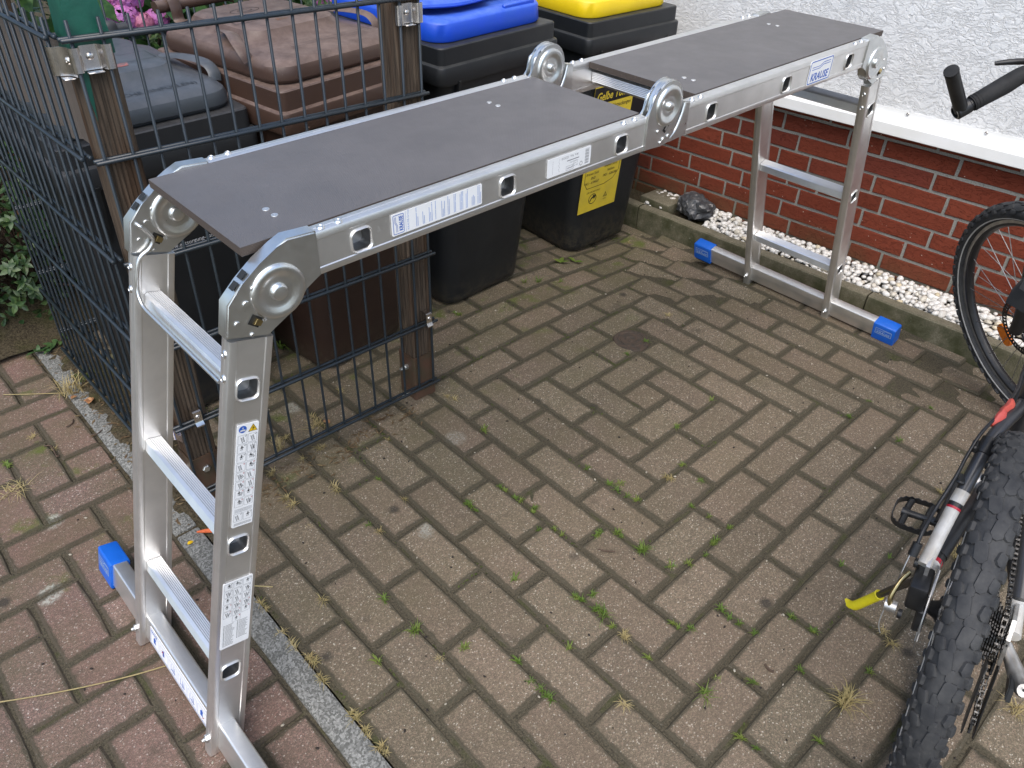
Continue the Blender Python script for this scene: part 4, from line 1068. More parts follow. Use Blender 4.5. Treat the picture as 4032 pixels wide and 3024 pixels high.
# pictogram stickers on the near leg
fm = LN @ Matrix.Translation((.409, YR - .0005, -.0155)) @ Matrix(((-1, 0, 0, 0), (0, 0, -1, 0), (0, 1, 0, 0), (0, 0, 0, 1)))
fm = frame(LN @ V((.409, YR - .0005, -.0155)), LN.to_3x3() @ V((0, 0, 1)), LN.to_3x3() @ V((-1, 0, 0)))
s = sticker(fm, .0335, .1855, 'narrow white safety pictogram sticker')
def person(bm, q, k=1.0, lean=0.0):
    outline(bm, q, [(.0012 * k * math.cos(t), .0064 * k + .0012 * k * math.sin(t)) for t in (0, 1.05, 2.1, 3.14, 4.2, 5.2)], .0009 * k)
    poly(bm, q, [(-.0012 * k, .0022 * k), (.0012 * k, .0022 * k), (.0014 * k + lean, .005 * k), (-.0014 * k + lean, .005 * k)])
    for a, b in ((-.0016, -.0008), (.0008, .0016)): poly(bm, q, [(a * k - .0006, -.0010 * k), (b * k - .0002, -.0010 * k), (b * k, .0024 * k), (a * k + .0006, .0024 * k)])
    poly(bm, q, [(-.0034 * k, .0030 * k), (-.0028 * k, .0026 * k), (-.0008 * k, .0046 * k), (-.0012 * k, .0050 * k)]); poly(bm, q, [(.0012 * k, .0050 * k), (.0008 * k, .0046 * k), (.0030 * k, .0030 * k), (.0034 * k, .0036 * k)])
def ladder_icon(bm, q, k=1.0, ang=.3):
    r = q @ Matrix.Rotation(ang, 4, 'Z')
    for x in (-.0022, .0017): rect(bm, r, x * k, (x + .0006) * k, -.005 * k, .0065 * k)
    for y in (-.0035, -.001, .0015, .004): rect(bm, r, -.0017 * k, .0018 * k, y * k, (y + .0006) * k)
def cross(bm, q, k=1.0):
    for a in (.785, -.785): rect(bm, q @ Matrix.Rotation(a, 4, 'Z'), -.0018 * k, .0018 * k, -.0003 * k, .0003 * k)
bk, rd_, bl_, yl_ = NB(), NB(), NB(), NB(); ri_ = random.Random(5)
q = lambda a, b, d=.0005: fm @ Matrix.Translation((a, b, d))
poly(bl_, q(.0088, .177), [(.0060 * math.cos(t * .314), .0060 * math.sin(t * .314)) for t in range(20)])
poly(yl_, q(.0245, .1755), [(-.0072, -.0045), (.0072, -.0045), (0, .0078)])
outline(bk, q(.0245, .1755, .0007), [(-.0072, -.0045), (.0072, -.0045), (0, .0078)], .0007); person(bk, q(.0245, .1735, .0008), .7, .001)
wt_ = NB(); poly(wt_, q(.0088, .1755, .0008), [(-.0040, -.0022), (0, -.0012), (.0040, -.0022), (.0040, .0008), (0, .0018), (-.0040, .0008)]); outline(wt_, q(.0088, .1795, .0008), [(.0012 * math.cos(t), .0012 * math.sin(t)) for t in (0, 1.05, 2.1, 3.14, 4.2, 5.2)], .0009)
def grid(n, x0, y0, cw, ch, cols, fromrow=2):
    for r in range(n):
        for c_ in range(cols):
            cx, cy = x0 + cw * (c_ + .5), y0 - ch * (r + .5)
            outline(bk, q(cx, cy), rrect(cw * .9, ch * .9, .0010, 2), .00028)
            (person if ri_.random() < .5 else ladder_icon)(bk, q(cx + ri_.uniform(-.0015, .0012), cy - .0012, .0006), min(cw, ch) / .0150 * .9)
            if ri_.random() < .5: ladder_icon(bk, q(cx + .003, cy - .0006, .0006), .6, ri_.uniform(-.6, .6))
            if r >= fromrow: cross(rd_, q(cx + cw * .32, cy + ch * .32, .0008), .8)
            else: poly(bk, q(cx + cw * .3, cy + ch * .3, .0006), [(-.0014, .0004), (-.0004, -.0008), (.0018, .0016), (.0015, .0018), (-.0004, .0001), (-.0011, .0007)])
grid(8, .0015, .168, .0153, .0163, 2, 3)
for k in range(4): rect(bk, q(0, 0), .003, .031, .0335 - k * .0018, .0339 - k * .0018)
grid(1, .0015, .0265, .0153, .0165, 2, 9)
for k in range(3): rect(bk, q(0, 0), .003, .031, .0065 - k * .0016, .0069 - k * .0016)
for b_, m_ in ((bk, 'ink_black'), (rd_, 'ink_red'), (bl_, 'ink_blue'), (yl_, 'ink_yellow'), (wt_, 'ink_white')): part('pictogram', b_, m_, s, None)
fm = frame(LN @ V((.665, YR - .0005, -.0245)), LN.to_3x3() @ V((0, 0, 1)), LN.to_3x3() @ V((-1, 0, 0)))
s = sticker(fm, .0505, .146, 'wide white pictogram and text sticker'); bk, rd_ = NB(), NB()
grid(5, .0015, .144, .0158, .0150, 3, 3)
outline(bk, q(.0255, .0615), rrect(.0142, .0135, .001, 2), .00028); person(bk, q(.0255, .0595, .0006), .9); cross(rd_, q(.0310, .066, .0008), .9)
for k in range(17):
    y = .052 - k * .0029
    for x0 in (.004, .0275):
        if x0 > .02 and k > 13: continue
        rect(bk, q(0, 0), x0, x0 + .0018, y, y + .0013); rect(bk, q(0, 0), x0 + .003, x0 + .003 + ri_.uniform(.011, .0165), y + .0002, y + .0009)
for b_, m_ in ((bk, 'ink_black'), (rd_, 'ink_red')): part('pictogram', b_, m_, s, None)
# assembly sticker on the near stabiliser bar
fm = frame(LN @ V((.913, YLO - .040, -.0180)), (0, -1, 0), LN.to_3x3() @ V((-1, 0, 0)))
s = sticker(fm, .252, .043, 'long assembly picture sticker on the floor bar'); bm, rd_ = NB(), NB()
q = lambda a, b, d=.0005: fm @ Matrix.Translation((a, b, d))
outline(bm, q(.126, .0215), rrect(.248, .040, .002, 2), .0007); text_bm(bm, 'KRAUSE', .008, q(.004, .032), .02)
for k in range(6):
    x = .004 + .0408 * k; outline(bm, q(x + .019, .0175), rrect(.036, .026, .002, 2), .0004)
    if k in (0, 5): poly(bm, q(x + .017, .012), [(-.004, 0), (.006, 0), (.004, .007), (.006, .013), (0, .016), (-.005, .010)])
    elif k == 1: poly(bm, q(x + .017, .012), [(-.003, 0), (.004, .002), (.002, .017), (-.005, .013)])
    else:
        for a in (-.009, 0, .006): rect(bm, q(x + .019 + a, .008), 0, .0012, 0, .018)
        rect(bm, q(x + .010, .012), 0, .020, 0, .0012); outline(bm, q(x + .022, .014), rrect(.009, .006, .001, 2), .0006)
cross(rd_, q(.058, .022, .0008), 2.6); poly(rd_, q(.232, .012, .0008), [(-.003, .001), (-.001, -.002), (.005, .004), (.0044, .0046), (-.001, .000), (-.0024, .0016)])
for b_, m_ in ((bm, 'ink_blue'), (rd_, 'ink_red')): part('pictogram', b_, m_, s, None)

# ------------------------------------------------------------------ deck boards lying on the rungs
def board(label, x0, x1, riv):
    b = root('platform_board', label, 'board', ((x0 + x1) / 2, -.3965, .9165), I4, 'plywood boards of the ladder platform')
    y0, y1, z0, z1 = -.5365, -.2555, .9195, .9325
    bm = NB(); box(bm, x0, x1, y0, y1, z0 + .0006, z1 - .0004); part('core', bm, 'board_edge', b, None)
    for (a, c_) in ((z1 - .0004, z1), (z0, z0 + .0006)):
        bm = NB(); box(bm, x0 + .0004, x1 - .0004, y0 + .0004, y1 - .0004, a + .00001, c_ + .0003); part('facing', bm, 'board', b, None)
    bm = NB(); lathe(bm, [(.0052, .0), (.0049, .0009), (.0020, .0013), (.001, .0006)], 14); me = to_mesh('rivet', bm, 'alu', 50)
    for x, y in riv: piece('rivet', me, b, (x, y, z1 + .0002))
    return b
board('near dark brown anti slip board overhanging the front hinges', .0, .800, ((.081, -.457), (.081, -.481), (.624, -.318), (.624, -.342)))
board('far dark brown anti slip board next to the white plaster', .972, 1.768, ((1.042, -.457), (1.043, -.480), (1.586, -.317), (1.588, -.341)))

# ------------------------------------------------------------------ bicycle leaning on its kickstand
psi, lean = .202, .127
FB = Matrix.Translation((.7414, -1.415, 0)) @ Matrix.Rotation(psi, 4, 'Z') @ Matrix.Rotation(-lean, 4, 'X')
bk_ = root('bicycle', 'muddy mountain bicycle seen from behind leaning on a yellow tipped kickstand', 'bicycle', (0, 0, 0), FB)
def tyre_mat():
    n = NT('dusty_tyre_rubber'); p = n.pos()
    c = n.mix(n.ramp(n.noise(p, 30, 5, .7), [(.35, 0), (.7, 1)]), (.022, .023, .025), (.050, .050, .049))
    c = n.mix(n.ramp(n.noise(p, 150, 4), [(.6, 0), (.75, .3)]), c, (.10, .095, .085))
    return n.end(c, .72, 0, n.bump(n.noise(p, 300, 3), .2, .001), .35)
M['tyre'] = tyre_mat()
M['black_alloy'] = simple('black_alloy', (.014, .014, .015), (.022, .022, .022), 40, .4, .2)
M['rim_alloy'] = simple('worn_rim_alloy', (.55, .54, .52), (.40, .39, .37), 50, .35, .9)
M['frame_grey'] = simple('dark_grey_frame_paint', (.050, .050, .052), (.040, .040, .042), 18, .34, .25)
M['frame_white'] = simple('dirty_white_frame_paint', (.58, .57, .54), (.40, .37, .32), 26, .35)
M['frame_red'] = simple('red_pinstripe', (.42, .012, .03), None, 40, .4)
M['chain'] = simple('oily_chain_steel', (.20, .19, .175), (.06, .055, .05), 240, .30, .95)
M['cassette'] = simple('oily_cassette_steel', (.05, .048, .045), (.02, .02, .02), 120, .35, .7)
M['cable'] = simple('black_cable_sheath', (.012, .012, .013), None, 40, .42)
M['yellow_rubber'] = simple('yellow_rubber_tip', (.70, .60, .012), (.60, .50, .02), 40, .5)
M['red_rag'] = simple('faded_red_rubber', (.52, .085, .055), (.42, .06, .05), 40, .6, bump=.4, bscale=80)
M['orange'] = simple('orange_reflector', (.80, .20, .008), (.62, .14, .006), 90, .22)
M['silver'] = simple('silver_alloy_parts', (.60, .59, .57), (.38, .36, .33), 40, .36, .8)
M['steel_pins'] = simple('bare_steel_edge', (.45, .44, .42), (.30, .29, .28), 60, .4, .9)
def wheel(mx, back, name):
    bm = NB(); N = 72
    # rim
    prof = [(.268, -.011), (.2755, -.0125), (.284, -.0125), (.286, -.0105), (.283, -.008), (.283, .008), (.286, .0105), (.284, .0125), (.2755, .0125), (.268, .011), (.263, .004), (.263, -.004)]
    W_ = lambda r, y, a: mx @ V((r * math.cos(a), y, .33 + r * math.sin(a)))
    rings = [[W_(r, y, 2 * math.pi * i / N) for r, y in prof] for i in range(N)]
    loft(bm, rings, closed=True)
    wh = part(name, bm, 'black_alloy', bk_, 40)
    bm = NB()
    for s in (-1, 1): loft(bm, [[W_(r, y * s, 2 * math.pi * i / N) for r, y in ((.2745, .01255), (.2845, .01275), (.2845, .0110), (.2745, .0110))] for i in range(N)], closed=True)
    part('brake_track', bm, 'rim_alloy', wh, 40)
    # tyre casing
    bm = NB(); K = 18; wt = .0265 if back else .0245
    rings = []
    for i in range(96):
        a = 2 * math.pi * i / 96; rg_ = []
        for k in range(K):
            t = math.radians(-118 + 236 * k / (K - 1)); rg_.append(W_(.298 + .0245 * math.cos(t), wt * math.sin(t), a))
        rings.append(rg_ + [W_(.281, .006, a), W_(.281, -.006, a)][::1])
    loft(bm, rings, closed=True)
    # tread lugs
    P = 52
    def lug(phi, al, ln, wd, h, tw=0, tp=.72):
        al_ = math.radians(al); c = math.cos(al_); s_ = math.sin(al_)
        O = W_(.298 + .0235 * c, wt * .97 * s_, phi); O2 = W_(.298 + (.0235 + .02) * c, (wt * .97 + .02) * s_, phi)
        Zv = (O2 - O).normalized(); Xv = (W_(.33, wt * s_, phi + .05) - W_(.33, wt * s_, phi)).normalized(); Yv = Zv.cross(Xv).normalized(); Xv = Yv.cross(Zv)
        if tw: Xv, Yv = Xv * math.cos(tw) + Yv * math.sin(tw), Yv * math.cos(tw) - Xv * math.sin(tw)
        out = [(-.5, -.36), (-.36, -.5), (.30, -.5), (.5, -.16), (.5, .16), (.30, .5), (-.36, .5), (-.5, .36)]
        r0 = [O + Xv * (a * ln) + Yv * (b * wd) - Zv * .002 for a, b in out]; r1 = [O + Xv * (a * ln * .94) + Yv * (b * wd * .93) + Zv * h * .85 for a, b in out]; r2 = [O + Xv * (a * ln * tp) + Yv * (b * wd * tp) + Zv * h for a, b in out]
        loft(bm, [r0, r1, r2], False, True)
    for i in range(P):
        a = 2 * math.pi * i / P; d = math.pi / P
        lug(a, 13 if i % 2 else -13, .034, .0175, .0034, .16 if i % 2 else -.16)
        lug(a + d * .8, -8 if i % 2 else 8, .020, .0105, .0032, 0)
        for s in (-1, 1):
            lug(a + (d if s > 0 else 0), 42 * s, .0215, .0145, .0046, .25 * s)
            lug(a + (0 if s > 0 else d), 68 * s, .0190, .0125, .0056, -.1 * s)
    part('tyre', bm, 'tyre', wh, 32)
    # reflective sidewall line
    bm = NB()
    for s in (-1, 1): loft(bm, [[W_(r, s * y, 2 * math.pi * i / N) for r, y in ((.2885, wt * .905), (.2915, wt * .955), (.2915, wt * .985), (.2885, wt * .935))] for i in range(N)], closed=True)
    M.setdefault('reflex', simple('reflective_tyre_line', (.50, .49, .46), (.42, .41, .38), 60, .4)); part('reflective_line', bm, 'reflex', wh, None)
    # hub, spokes
    bm = NB(); hx = mx @ Matrix.Translation((0, 0, .33)) @ Matrix.Rotation(-math.pi / 2, 4, 'X')
    lathe(bm, [(.009, -.064), (.009, -.05), (.016, -.046), (.022, -.034), (.022, -.031), (.014, -.027), (.014, .022), (.022, .026), (.022, .029), (.016, .034), (.009, .05), (.009, .064)], 20, hx); part('hub', bm, 'black_alloy', wh, 40)
    bm = NB()
    for i in range(32):
        a = 2 * math.pi * i / 32; s = 1 if i % 2 else -1; b = a + (.85 if (i // 2) % 2 else -.85)
        tube(bm, [W_(.021, s * .0275, b), W_(.2635, s * .003, a)], .00105, 5)
    part('spokes', bm, 'steel_pins', wh, 60)
    # disc rotor on the left
    bm = NB(); yd = .047 if back else .037
    n_ = 48
    for i in range(n_):
        a0, a1 = 2 * math.pi * i / n_, 2 * math.pi * (i + 1) / n_; am = (a0 + a1) / 2
        for (r0, r1, p0, p1) in ((.064, .067, a0, a1), (.076, .080, a0, a1), (.067, .076, a0, a0 + (a1 - a0) * .52)):
            for yy in (yd - .0009, yd + .0009):
                f = [W_(r0, yy, p0), W_(r1, yy, p0), W_(r1, yy, p1), W_(r0, yy, p1)]; bm.faces.new([bm.verts.new(v) for v in f])
        if i % 8 == 0:
            tube(bm, [W_(.020, yd, a0 + .5), W_(.044, yd, a0 + .22), W_(.066, yd, a0)], .0028, 6)
    loft(bm, [[W_(.0802, y, 2 * math.pi * i / 64) for i in range(64)] for y in (yd - .0009, yd + .0009)], False, False)
    part('brake_disc', bm, 'steel_pins' if back else 'black_alloy', wh, 30)
    return wh
rw = wheel(I4, True, 'rear_wheel')
ps, tl_ = 1.0, .318
h = V((math.cos(ps), math.sin(ps), 0)); n_ = V((-math.sin(ps), math.cos(ps), 0)); lf = n_ * math.cos(tl_) - V((0, 0, 1)) * math.sin(tl_); up = n_ * math.sin(tl_) + V((0, 0, 1)) * math.cos(tl_)
FWD = Matrix(((h.x, lf.x, up.x, 1.794), (h.y, lf.y, up.y, -1.140), (h.z, lf.z, up.z, .335), (0, 0, 0, 1)))
MF = FB.inverted() @ FWD @ Matrix.Translation((0, 0, -.33))
fw = wheel(MF, False, 'front_wheel')
# orange spoke reflector
c = flat_on(FWD, 3958, 1318, (0, .004, 0), (0, 1, 0)); bm = NB()
ang = math.atan2(c.z, c.x); rx = FB.inverted() @ FWD @ Matrix.Translation(c) @ Matrix.Rotation(-ang + math.pi / 2, 4, 'Y') @ Matrix.Rotation(-math.pi / 2, 4, 'X')
loft(bm, [[rx @ V((x * k, y * k, z)) for x, y in rrect(.066, .036, .0165, 6)] for k, z in ((.96, -.005), (1, -.003), (1, .003), (.96, .005))]); part('spoke_reflector', bm, 'orange', fw, 40)
def btube(name, pts, r, mat, k=5, seg=12, label=None, flat=1.0, par=None):
    bm = NB(); P = smoothpts(pts, k); n = len(P)
    rs = r if not isinstance(r, (list, tuple)) else [r[min(len(r) - 2, int(i / (n - 1) * (len(r) - 1)))] + (r[min(len(r) - 1, int(i / (n - 1) * (len(r) - 1)) + 1)] - r[min(len(r) - 2, int(i / (n - 1) * (len(r) - 1)))]) * (i / (n - 1) * (len(r) - 1) - min(len(r) - 2, int(i / (n - 1) * (len(r) - 1)))) for i in range(n)]
    tube(bm, P, rs, seg, flat=flat); return part(name, bm, mat, par or bk_, 60, label)
SL = [V((.0, .069, .417)), V((.08, .0575, .467)), V((.135, .0465, .512)), V((.19, .0365, .553)), V((.235, .024, .571)), V((.275, .012, .575)), V((.33, 0, .572))]
SP = smoothpts(SL, 6)
def stay(i0, i1, name, r, mat): btube(name, SP[i0:i1 + 1], r, mat, 1)
stay(0, 7, 'seat_stay', .0112, 'frame_white'); stay(8, 8 + 1, 'stay_band', .0116, 'frame_white'); stay(10, 36, 'seat_stay', .0114, 'frame_grey')
btube('stay_band', [SP[7], SP[7].lerp(SP[8], .35)], .0116, 'frame_red', 1); btube('stay_band', [SP[7].lerp(SP[8], .35), SP[8]], .0115, 'black_alloy', 1); btube('stay_band', [SP[9], SP[10]], .01155, 'frame_white', 1)
btube('seat_stay', [(p.x, -p.y, p.z) for p in SL], .0112, 'frame_grey')
CSL = [V((.015, .064, .37)), V((.06, .0605, .352)), V((.11, .0535, .347)), V((.20, .0385, .360)), V((.30, .0255, .338)), V((.42, .02, .29))]
btube('chain_stay', CSL[:3], .0115, 'frame_white'); btube('stay_band', [CSL[1].lerp(CSL[2], .45), CSL[1].lerp(CSL[2], .62)], .0121, 'frame_red', 1); btube('stay_band', [CSL[1].lerp(CSL[2], .62), CSL[2]], .0119, 'black_alloy', 1)
btube('chain_stay', CSL[2:], .0135, 'black_alloy'); 
CSR = [V((.0, -.078, .335)), V((.06, -.074, .342)), V((.11, -.068, .345)), V((.20, -.050, .345)), V((.42, -.03, .29))]
btube('chain_stay', CSR[:3], .0125, 'frame_white'); btube('stay_band', [CSR[2], CSR[2].lerp(CSR[3], .14)], .0132, 'frame_red', 1); btube('chain_stay', CSR[2:], .0130, 'black_alloy')
# dropouts
bm = NB(); prism(bm, [(-.022, .318), (.010, .308), (.035, .34), (.035, .385), (.008, .432), (-.010, .425), (-.004, .38), (-.024, .345)], .060, .066, Matrix(((1, 0, 0, 0), (0, 0, 1, 0), (0, 1, 0, 0), (0, 0, 0, 1))), .001); part('dropout', bm, 'silver', bk_, 30)
bm = NB(); prism(bm, [(-.03, .29), (.010, .30), (.06, .335), (.05, .36), (.0, .37), (-.024, .345)], -.076, -.070, Matrix(((1, 0, 0, 0), (0, 0, 1, 0), (0, 1, 0, 0), (0, 0, 0, 1))), .001); part('dropout', bm, 'silver', bk_, 30)
# main frame, fork, saddle
btube('seat_tube', [(.43, 0, .285), (.27, 0, .74)], .016, 'frame_grey', 2); btube('down_tube', [(.43, 0, .285), (.86, 0, .72)], .02, 'frame_grey', 2); btube('top_tube', [(.30, 0, .66), (.85, 0, .80)], .016, 'frame_white', 2); btube('head_tube', [(.875, 0, .69), (.825, 0, .84)], .023, 'frame_grey', 2)
btube('seat_post', [(.27, 0, .72), (.235, 0, .83)], .0135, 'black_alloy', 2)
bm = NB(); loft(bm, [[V((x, y * w_, .845 + z)) for y, z in ((-.5, .0), (-.42, .025), (-.15, .033), (0, .024), (.15, .033), (.42, .025), (.5, 0), (.3, -.008), (-.3, -.008))] for x, w_ in ((.11, .10), (.13, .145), (.18, .14), (.24, .08), (.30, .045), (.37, .034), (.385, .02))]); part('saddle', bm, 'rubber', bk_, 50)
HB = V((1.086, .015, .34)); ST = V((.868, 0, .72))
MFi = MF @ Matrix.Translation((0, 0, .33))
for s in (-1, 1):
    btube('fork_leg', [MFi @ V((0, s * .058, 0)), MFi @ V((-.02, s * .060, .10)), MFi @ V((-.02, s * .058, .40))], [.016, .019, .017], 'frame_grey' if s < 0 else 'black_alloy', 4)
bm = NB(); tube(bm, [MFi @ V((-.02, -.062, .40)), MFi @ V((-.02, .062, .40))], .02, 12); part('fork_crown', bm, 'black_alloy', bk_, 40)
btube('fork_clip', [MFi @ V((-.022, .058, .272)), MFi @ V((-.022, .058, .300))], .0225, 'black_alloy', 2)
btube('fork_decal', [MFi @ V((-.0215, .0592, .305)), MFi @ V((-.0215, .0590, .335))], .0200, 'ink_yellow', 2)
btube('steerer', [MFi @ V((-.02, 0, .40)), (.83, 0, .985)], .016, 'black_alloy', 2)
# handlebar, grip, bar end
HBAR = [V((.620, .252, .976)), V((.655, .213, 1.001)), V((.700, .167, 1.030)), V((.76, .085, 1.035)), V((.81, .02, 1.0)), V((.86, -.05, 1.03)), V((.96, -.20, 1.03)), V((1.02, -.29, 1.01))]
btube('handlebar', HBAR, .0112, 'black_alloy'); btube('stem', [(.83, 0, .975), (.815, .012, 1.0)], .018, 'black_alloy', 3)
d = (HBAR[1] - HBAR[0]).normalized()
bm = NB(); q0 = HBAR[0] - d * .006; mxb = d.to_track_quat('Z', 'X').to_matrix().to_4x4(); mxb.translation = q0
lathe(bm, [(.0090, .012), (.0090, -.001), (.0112, -.001), (.0128, .0), (.0145, .002), (.0145, .026), (.0125, .028)], 20, mxb, False); part('bar_end_clamp', bm, 'black_alloy', bk_, 40)
bm = NB(); lathe(bm, [(.0088, .0105), (.0112, -.0013), (.0119, -.0006), (.0122, .0002)], 20, mxb, False); lathe(bm, [(.0090, .0108), (.001, .0110)], 20, mxb); part('bar_end_rim', bm, 'silver', bk_, 40)
be = V((.548, .268, 1.062)); b0 = HBAR[0] + d * .006
btube('bar_end', [b0, b0.lerp(be, .5), be], .0125, 'black_alloy', 3, 16)
bm = NB(); dd = (be - b0).normalized(); mxe = dd.to_track_quat('Z', 'X').to_matrix().to_4x4(); mxe.translation = be; lathe(bm, [(.0125, -.002), (.0132, 0), (.0130, .003), (.009, .004)], 16, mxe); part('end_plug', bm, 'rubber', bk_, 40)
btube('grip', [HBAR[0].lerp(HBAR[1], .45), HBAR[0].lerp(HBAR[1], .6), HBAR[1], HBAR[1].lerp(HBAR[2], .5), HBAR[2], HBAR[2].lerp(HBAR[3], .35)], [.0148, .0150, .0162, .0172, .0160, .0150], 'rubber', 4, 16)
for t in (.52, .62, .72):
    P0 = HBAR[0].lerp(HBAR[1], t); bm = NB(); tube(bm, [P0 - d * .0012, P0 + d * .0012], .0158, 16); part('grip_ring', bm, 'rubber', bk_, 40)
btube('shifter', [HBAR[2].lerp(HBAR[3], .1) + V((0, 0, .020)), HBAR[2].lerp(HBAR[3], .45) + V((.01, 0, .028)), HBAR[3] + V((0, 0, .020))], [.008, .016, .014], 'black_alloy', 4)
btube('brake_lever', [HBAR[2] + V((.03, .055, .010)), HBAR[2] + V((.045, .02, .012)), HBAR[3] + V((.045, .01, .0)), HBAR[3] + V((.02, -.01, .0))], [.004, .006, .007, .008], 'black_alloy', 4)
# brake calliper and cable
bm = NB(); box(bm, -.042, .018, .050, .080, .348, .402, .006, 2); box(bm, -.040, -.012, .044, .060, .300, .352, .003, 1); cal = part('brake_calliper', bm, 'black_alloy', bk_, 30)
for x, z in ((.012, .405), (-.045, .335)):
    bm = NB(); lathe(bm, [(.0085, 0), (.0085, .006), (.0055, .007), (.004, .003)], 14, Matrix.Translation((x, .078, z)) @ Matrix.Rotation(-math.pi / 2, 4, 'X')); part('mounting_bolt', bm, 'black_alloy', cal, 40)
bm = NB(); P = [V((-.010, .086, .398)), V((-.030, .094, .392)), V((-.050, .100, .372)), V((-.052, .098, .352))]; tube(bm, smoothpts(P, 4), .0062, 8, flat=.6); part('calliper_arm', bm, 'brass', cal, 50)
bm = NB(); tube(bm, [V((-.050, .088, .350)), V((-.050, .106, .350))], .0105, 14); part('cable_anchor', bm, 'silver', cal, 40)
bm = NB(); tube(bm, smoothpts([V((.012, .092, .436)), V((-.022, .098, .392)), V((-.050, .104, .350)), V((-.066, .106, .318)), V((-.07, .100, .300))], 4), .0011, 5); part('brake_wire', bm, 'steel_pins', cal, 60)
bm = NB(); tube(bm, [V((.004, .090, .425)), V((.016, .087, .445))], .0078, 10); part('barrel_adjuster', bm, 'black_alloy', cal, 40)
btube('brake_cable', [(.014, .0875, .444), (.030, .086, .462), (.075, .079, .480), (.12, .067, .515), (.155, .060, .545), (.195, .050, .572), (.27, .030, .580), (.40, .020, .545), (.55, .018, .50), (.70, .012, .47), (.86, .02, .60), (.84, .05, .95)], .0029, 'cable', 6, 8)
bm = NB(); q = SP[17]; tube(bm, [SP[16], SP[19]], .0142, 12); box(bm, q.x - .016, q.x + .010, q.y + .009, q.y + .021, q.z - .004, q.z + .010, .003, 1); part('cable_clip', bm, 'black_alloy', bk_, 40)
bm = NB(); q = SP[11]; box(bm, q.x - .012, q.x + .012, q.y + .003, q.y + .015, q.z + .006, q.z + .0125, .002, 1); part('cable_guide', bm, 'black_alloy', bk_, 40)
bm = NB(); P = [SP[22] + V((0, .012, .004)), SP[25] + V((0, .010, .010)), SP[28] + V((.0, .012, .009)), SP[31] + V((0, .012, .014))]; tube(bm, smoothpts(P, 4), [.004, .006, .0085, .010, .011, .010, .009, .010, .011, .012, .011, .009, .005][:13], 9, flat=.7)
for v in bm.verts: v.co += V((1, 1, 1)) * .004 * noise.noise(v.co * 60)
part('red_strap', bm, 'red_rag', bk_, 40)
# kickstand
btube('kickstand', [(.05, .078, .325), (.10, .097, .255), (.16, .118, .17), (.216, .140, .085)], .0070, 'black_alloy', 4)
bm = NB(); P = smoothpts([(.208, .137, .097), (.214, .158, .060), (.219, .181, .025), (.230, .200, .0145), (.247, .218, .0125)], 4); tube(bm, P, [.0105] * (len(P) - 3) + [.0100, .0092, .005], 14)
kst = part('kickstand_tip', bm, 'yellow_rubber', bk_, 50)
bm = NB(); d_ = (P[1] - P[0]).normalized(); mxk = d_.to_track_quat('Z', 'X').to_matrix().to_4x4(); mxk.translation = P[0]; lathe(bm, [(.0108, .001), (.0114, -.001), (.0096, -.002), (.0085, .006), (.0, .006)], 14, mxk); part('tip_collar', bm, 'yellow_rubber', kst, 50)
# crank and left pedal
bm = NB(); tube(bm, [(.43, -.045, .285), (.43, .045, .285)], .021, 20); tube(bm, [(.43, .030, .285), (.43, .040, .285)], .026, 24); part('bottom_bracket', bm, 'silver', bk_, 40)
btube('crank_arm', [(.43, .062, .285), (.35, .068, .280), (.275, .072, .275)], [.014, .010, .012], 'black_alloy', 3)
btube('crank_arm', [(.43, -.062, .285), (.51, -.068, .290), (.59, -.072, .295)], [.014, .010, .012], 'black_alloy', 3)
pd = NB(); cx, cy, cz = .283, .1165, .2735
tube(pd, [(cx, .070, cz), (cx, .088, cz), (cx, .092, cz), (cx, .128, cz), (cx, .133, cz), (cx, .143, cz)], [.009, .009, .0065, .0075, .0105, .0095], 12)
for s in (-1, 1):
    for y in (.094, .134): tube(pd, smoothpts([(cx, y, cz), (cx + s * .018, y + .001, cz), (cx + s * .042, y - .002 * s, cz)], 3), .0050, 8, flat=1.3)
ped = part('pedal', pd, 'black_alloy', bk_, 50)
bm = NB(); o = rrect(.094, .086, .030, 8, cx, cy - .001); n = len(o); c0 = V((cx, cy, 0)); rings = [[], [], [], []]
pts = []
for i in range(n):
    a, b = V((*o[i], 0)), V((*o[(i + 1) % n], 0)); k = max(1, int((b - a).length / .006))
    pts += [a.lerp(b, j / k) for j in range(k)]
for i, p in enumerate(pts):
    u = (p - c0).normalized(); tz = .0075 if i % 2 else .0045
    for r_, (off, z) in zip(rings, ((0, cz - .006), (0, cz + tz), (-.0022, cz + tz), (-.0022, cz - .006))): r_.append(V((p.x + u.x * off, p.y + u.y * off, z)))
loft(bm, rings, False, False, closed=True); part('pedal_cage', bm, 'black_alloy', ped, 30)
pr_ = NB(); cx2, cz2 = .59, .295; box(pr_, cx2 - .045, cx2 + .045, -.16, -.085, cz2 - .008, cz2 + .008, .004); part('pedal', pr_, 'black_alloy', bk_, 30)
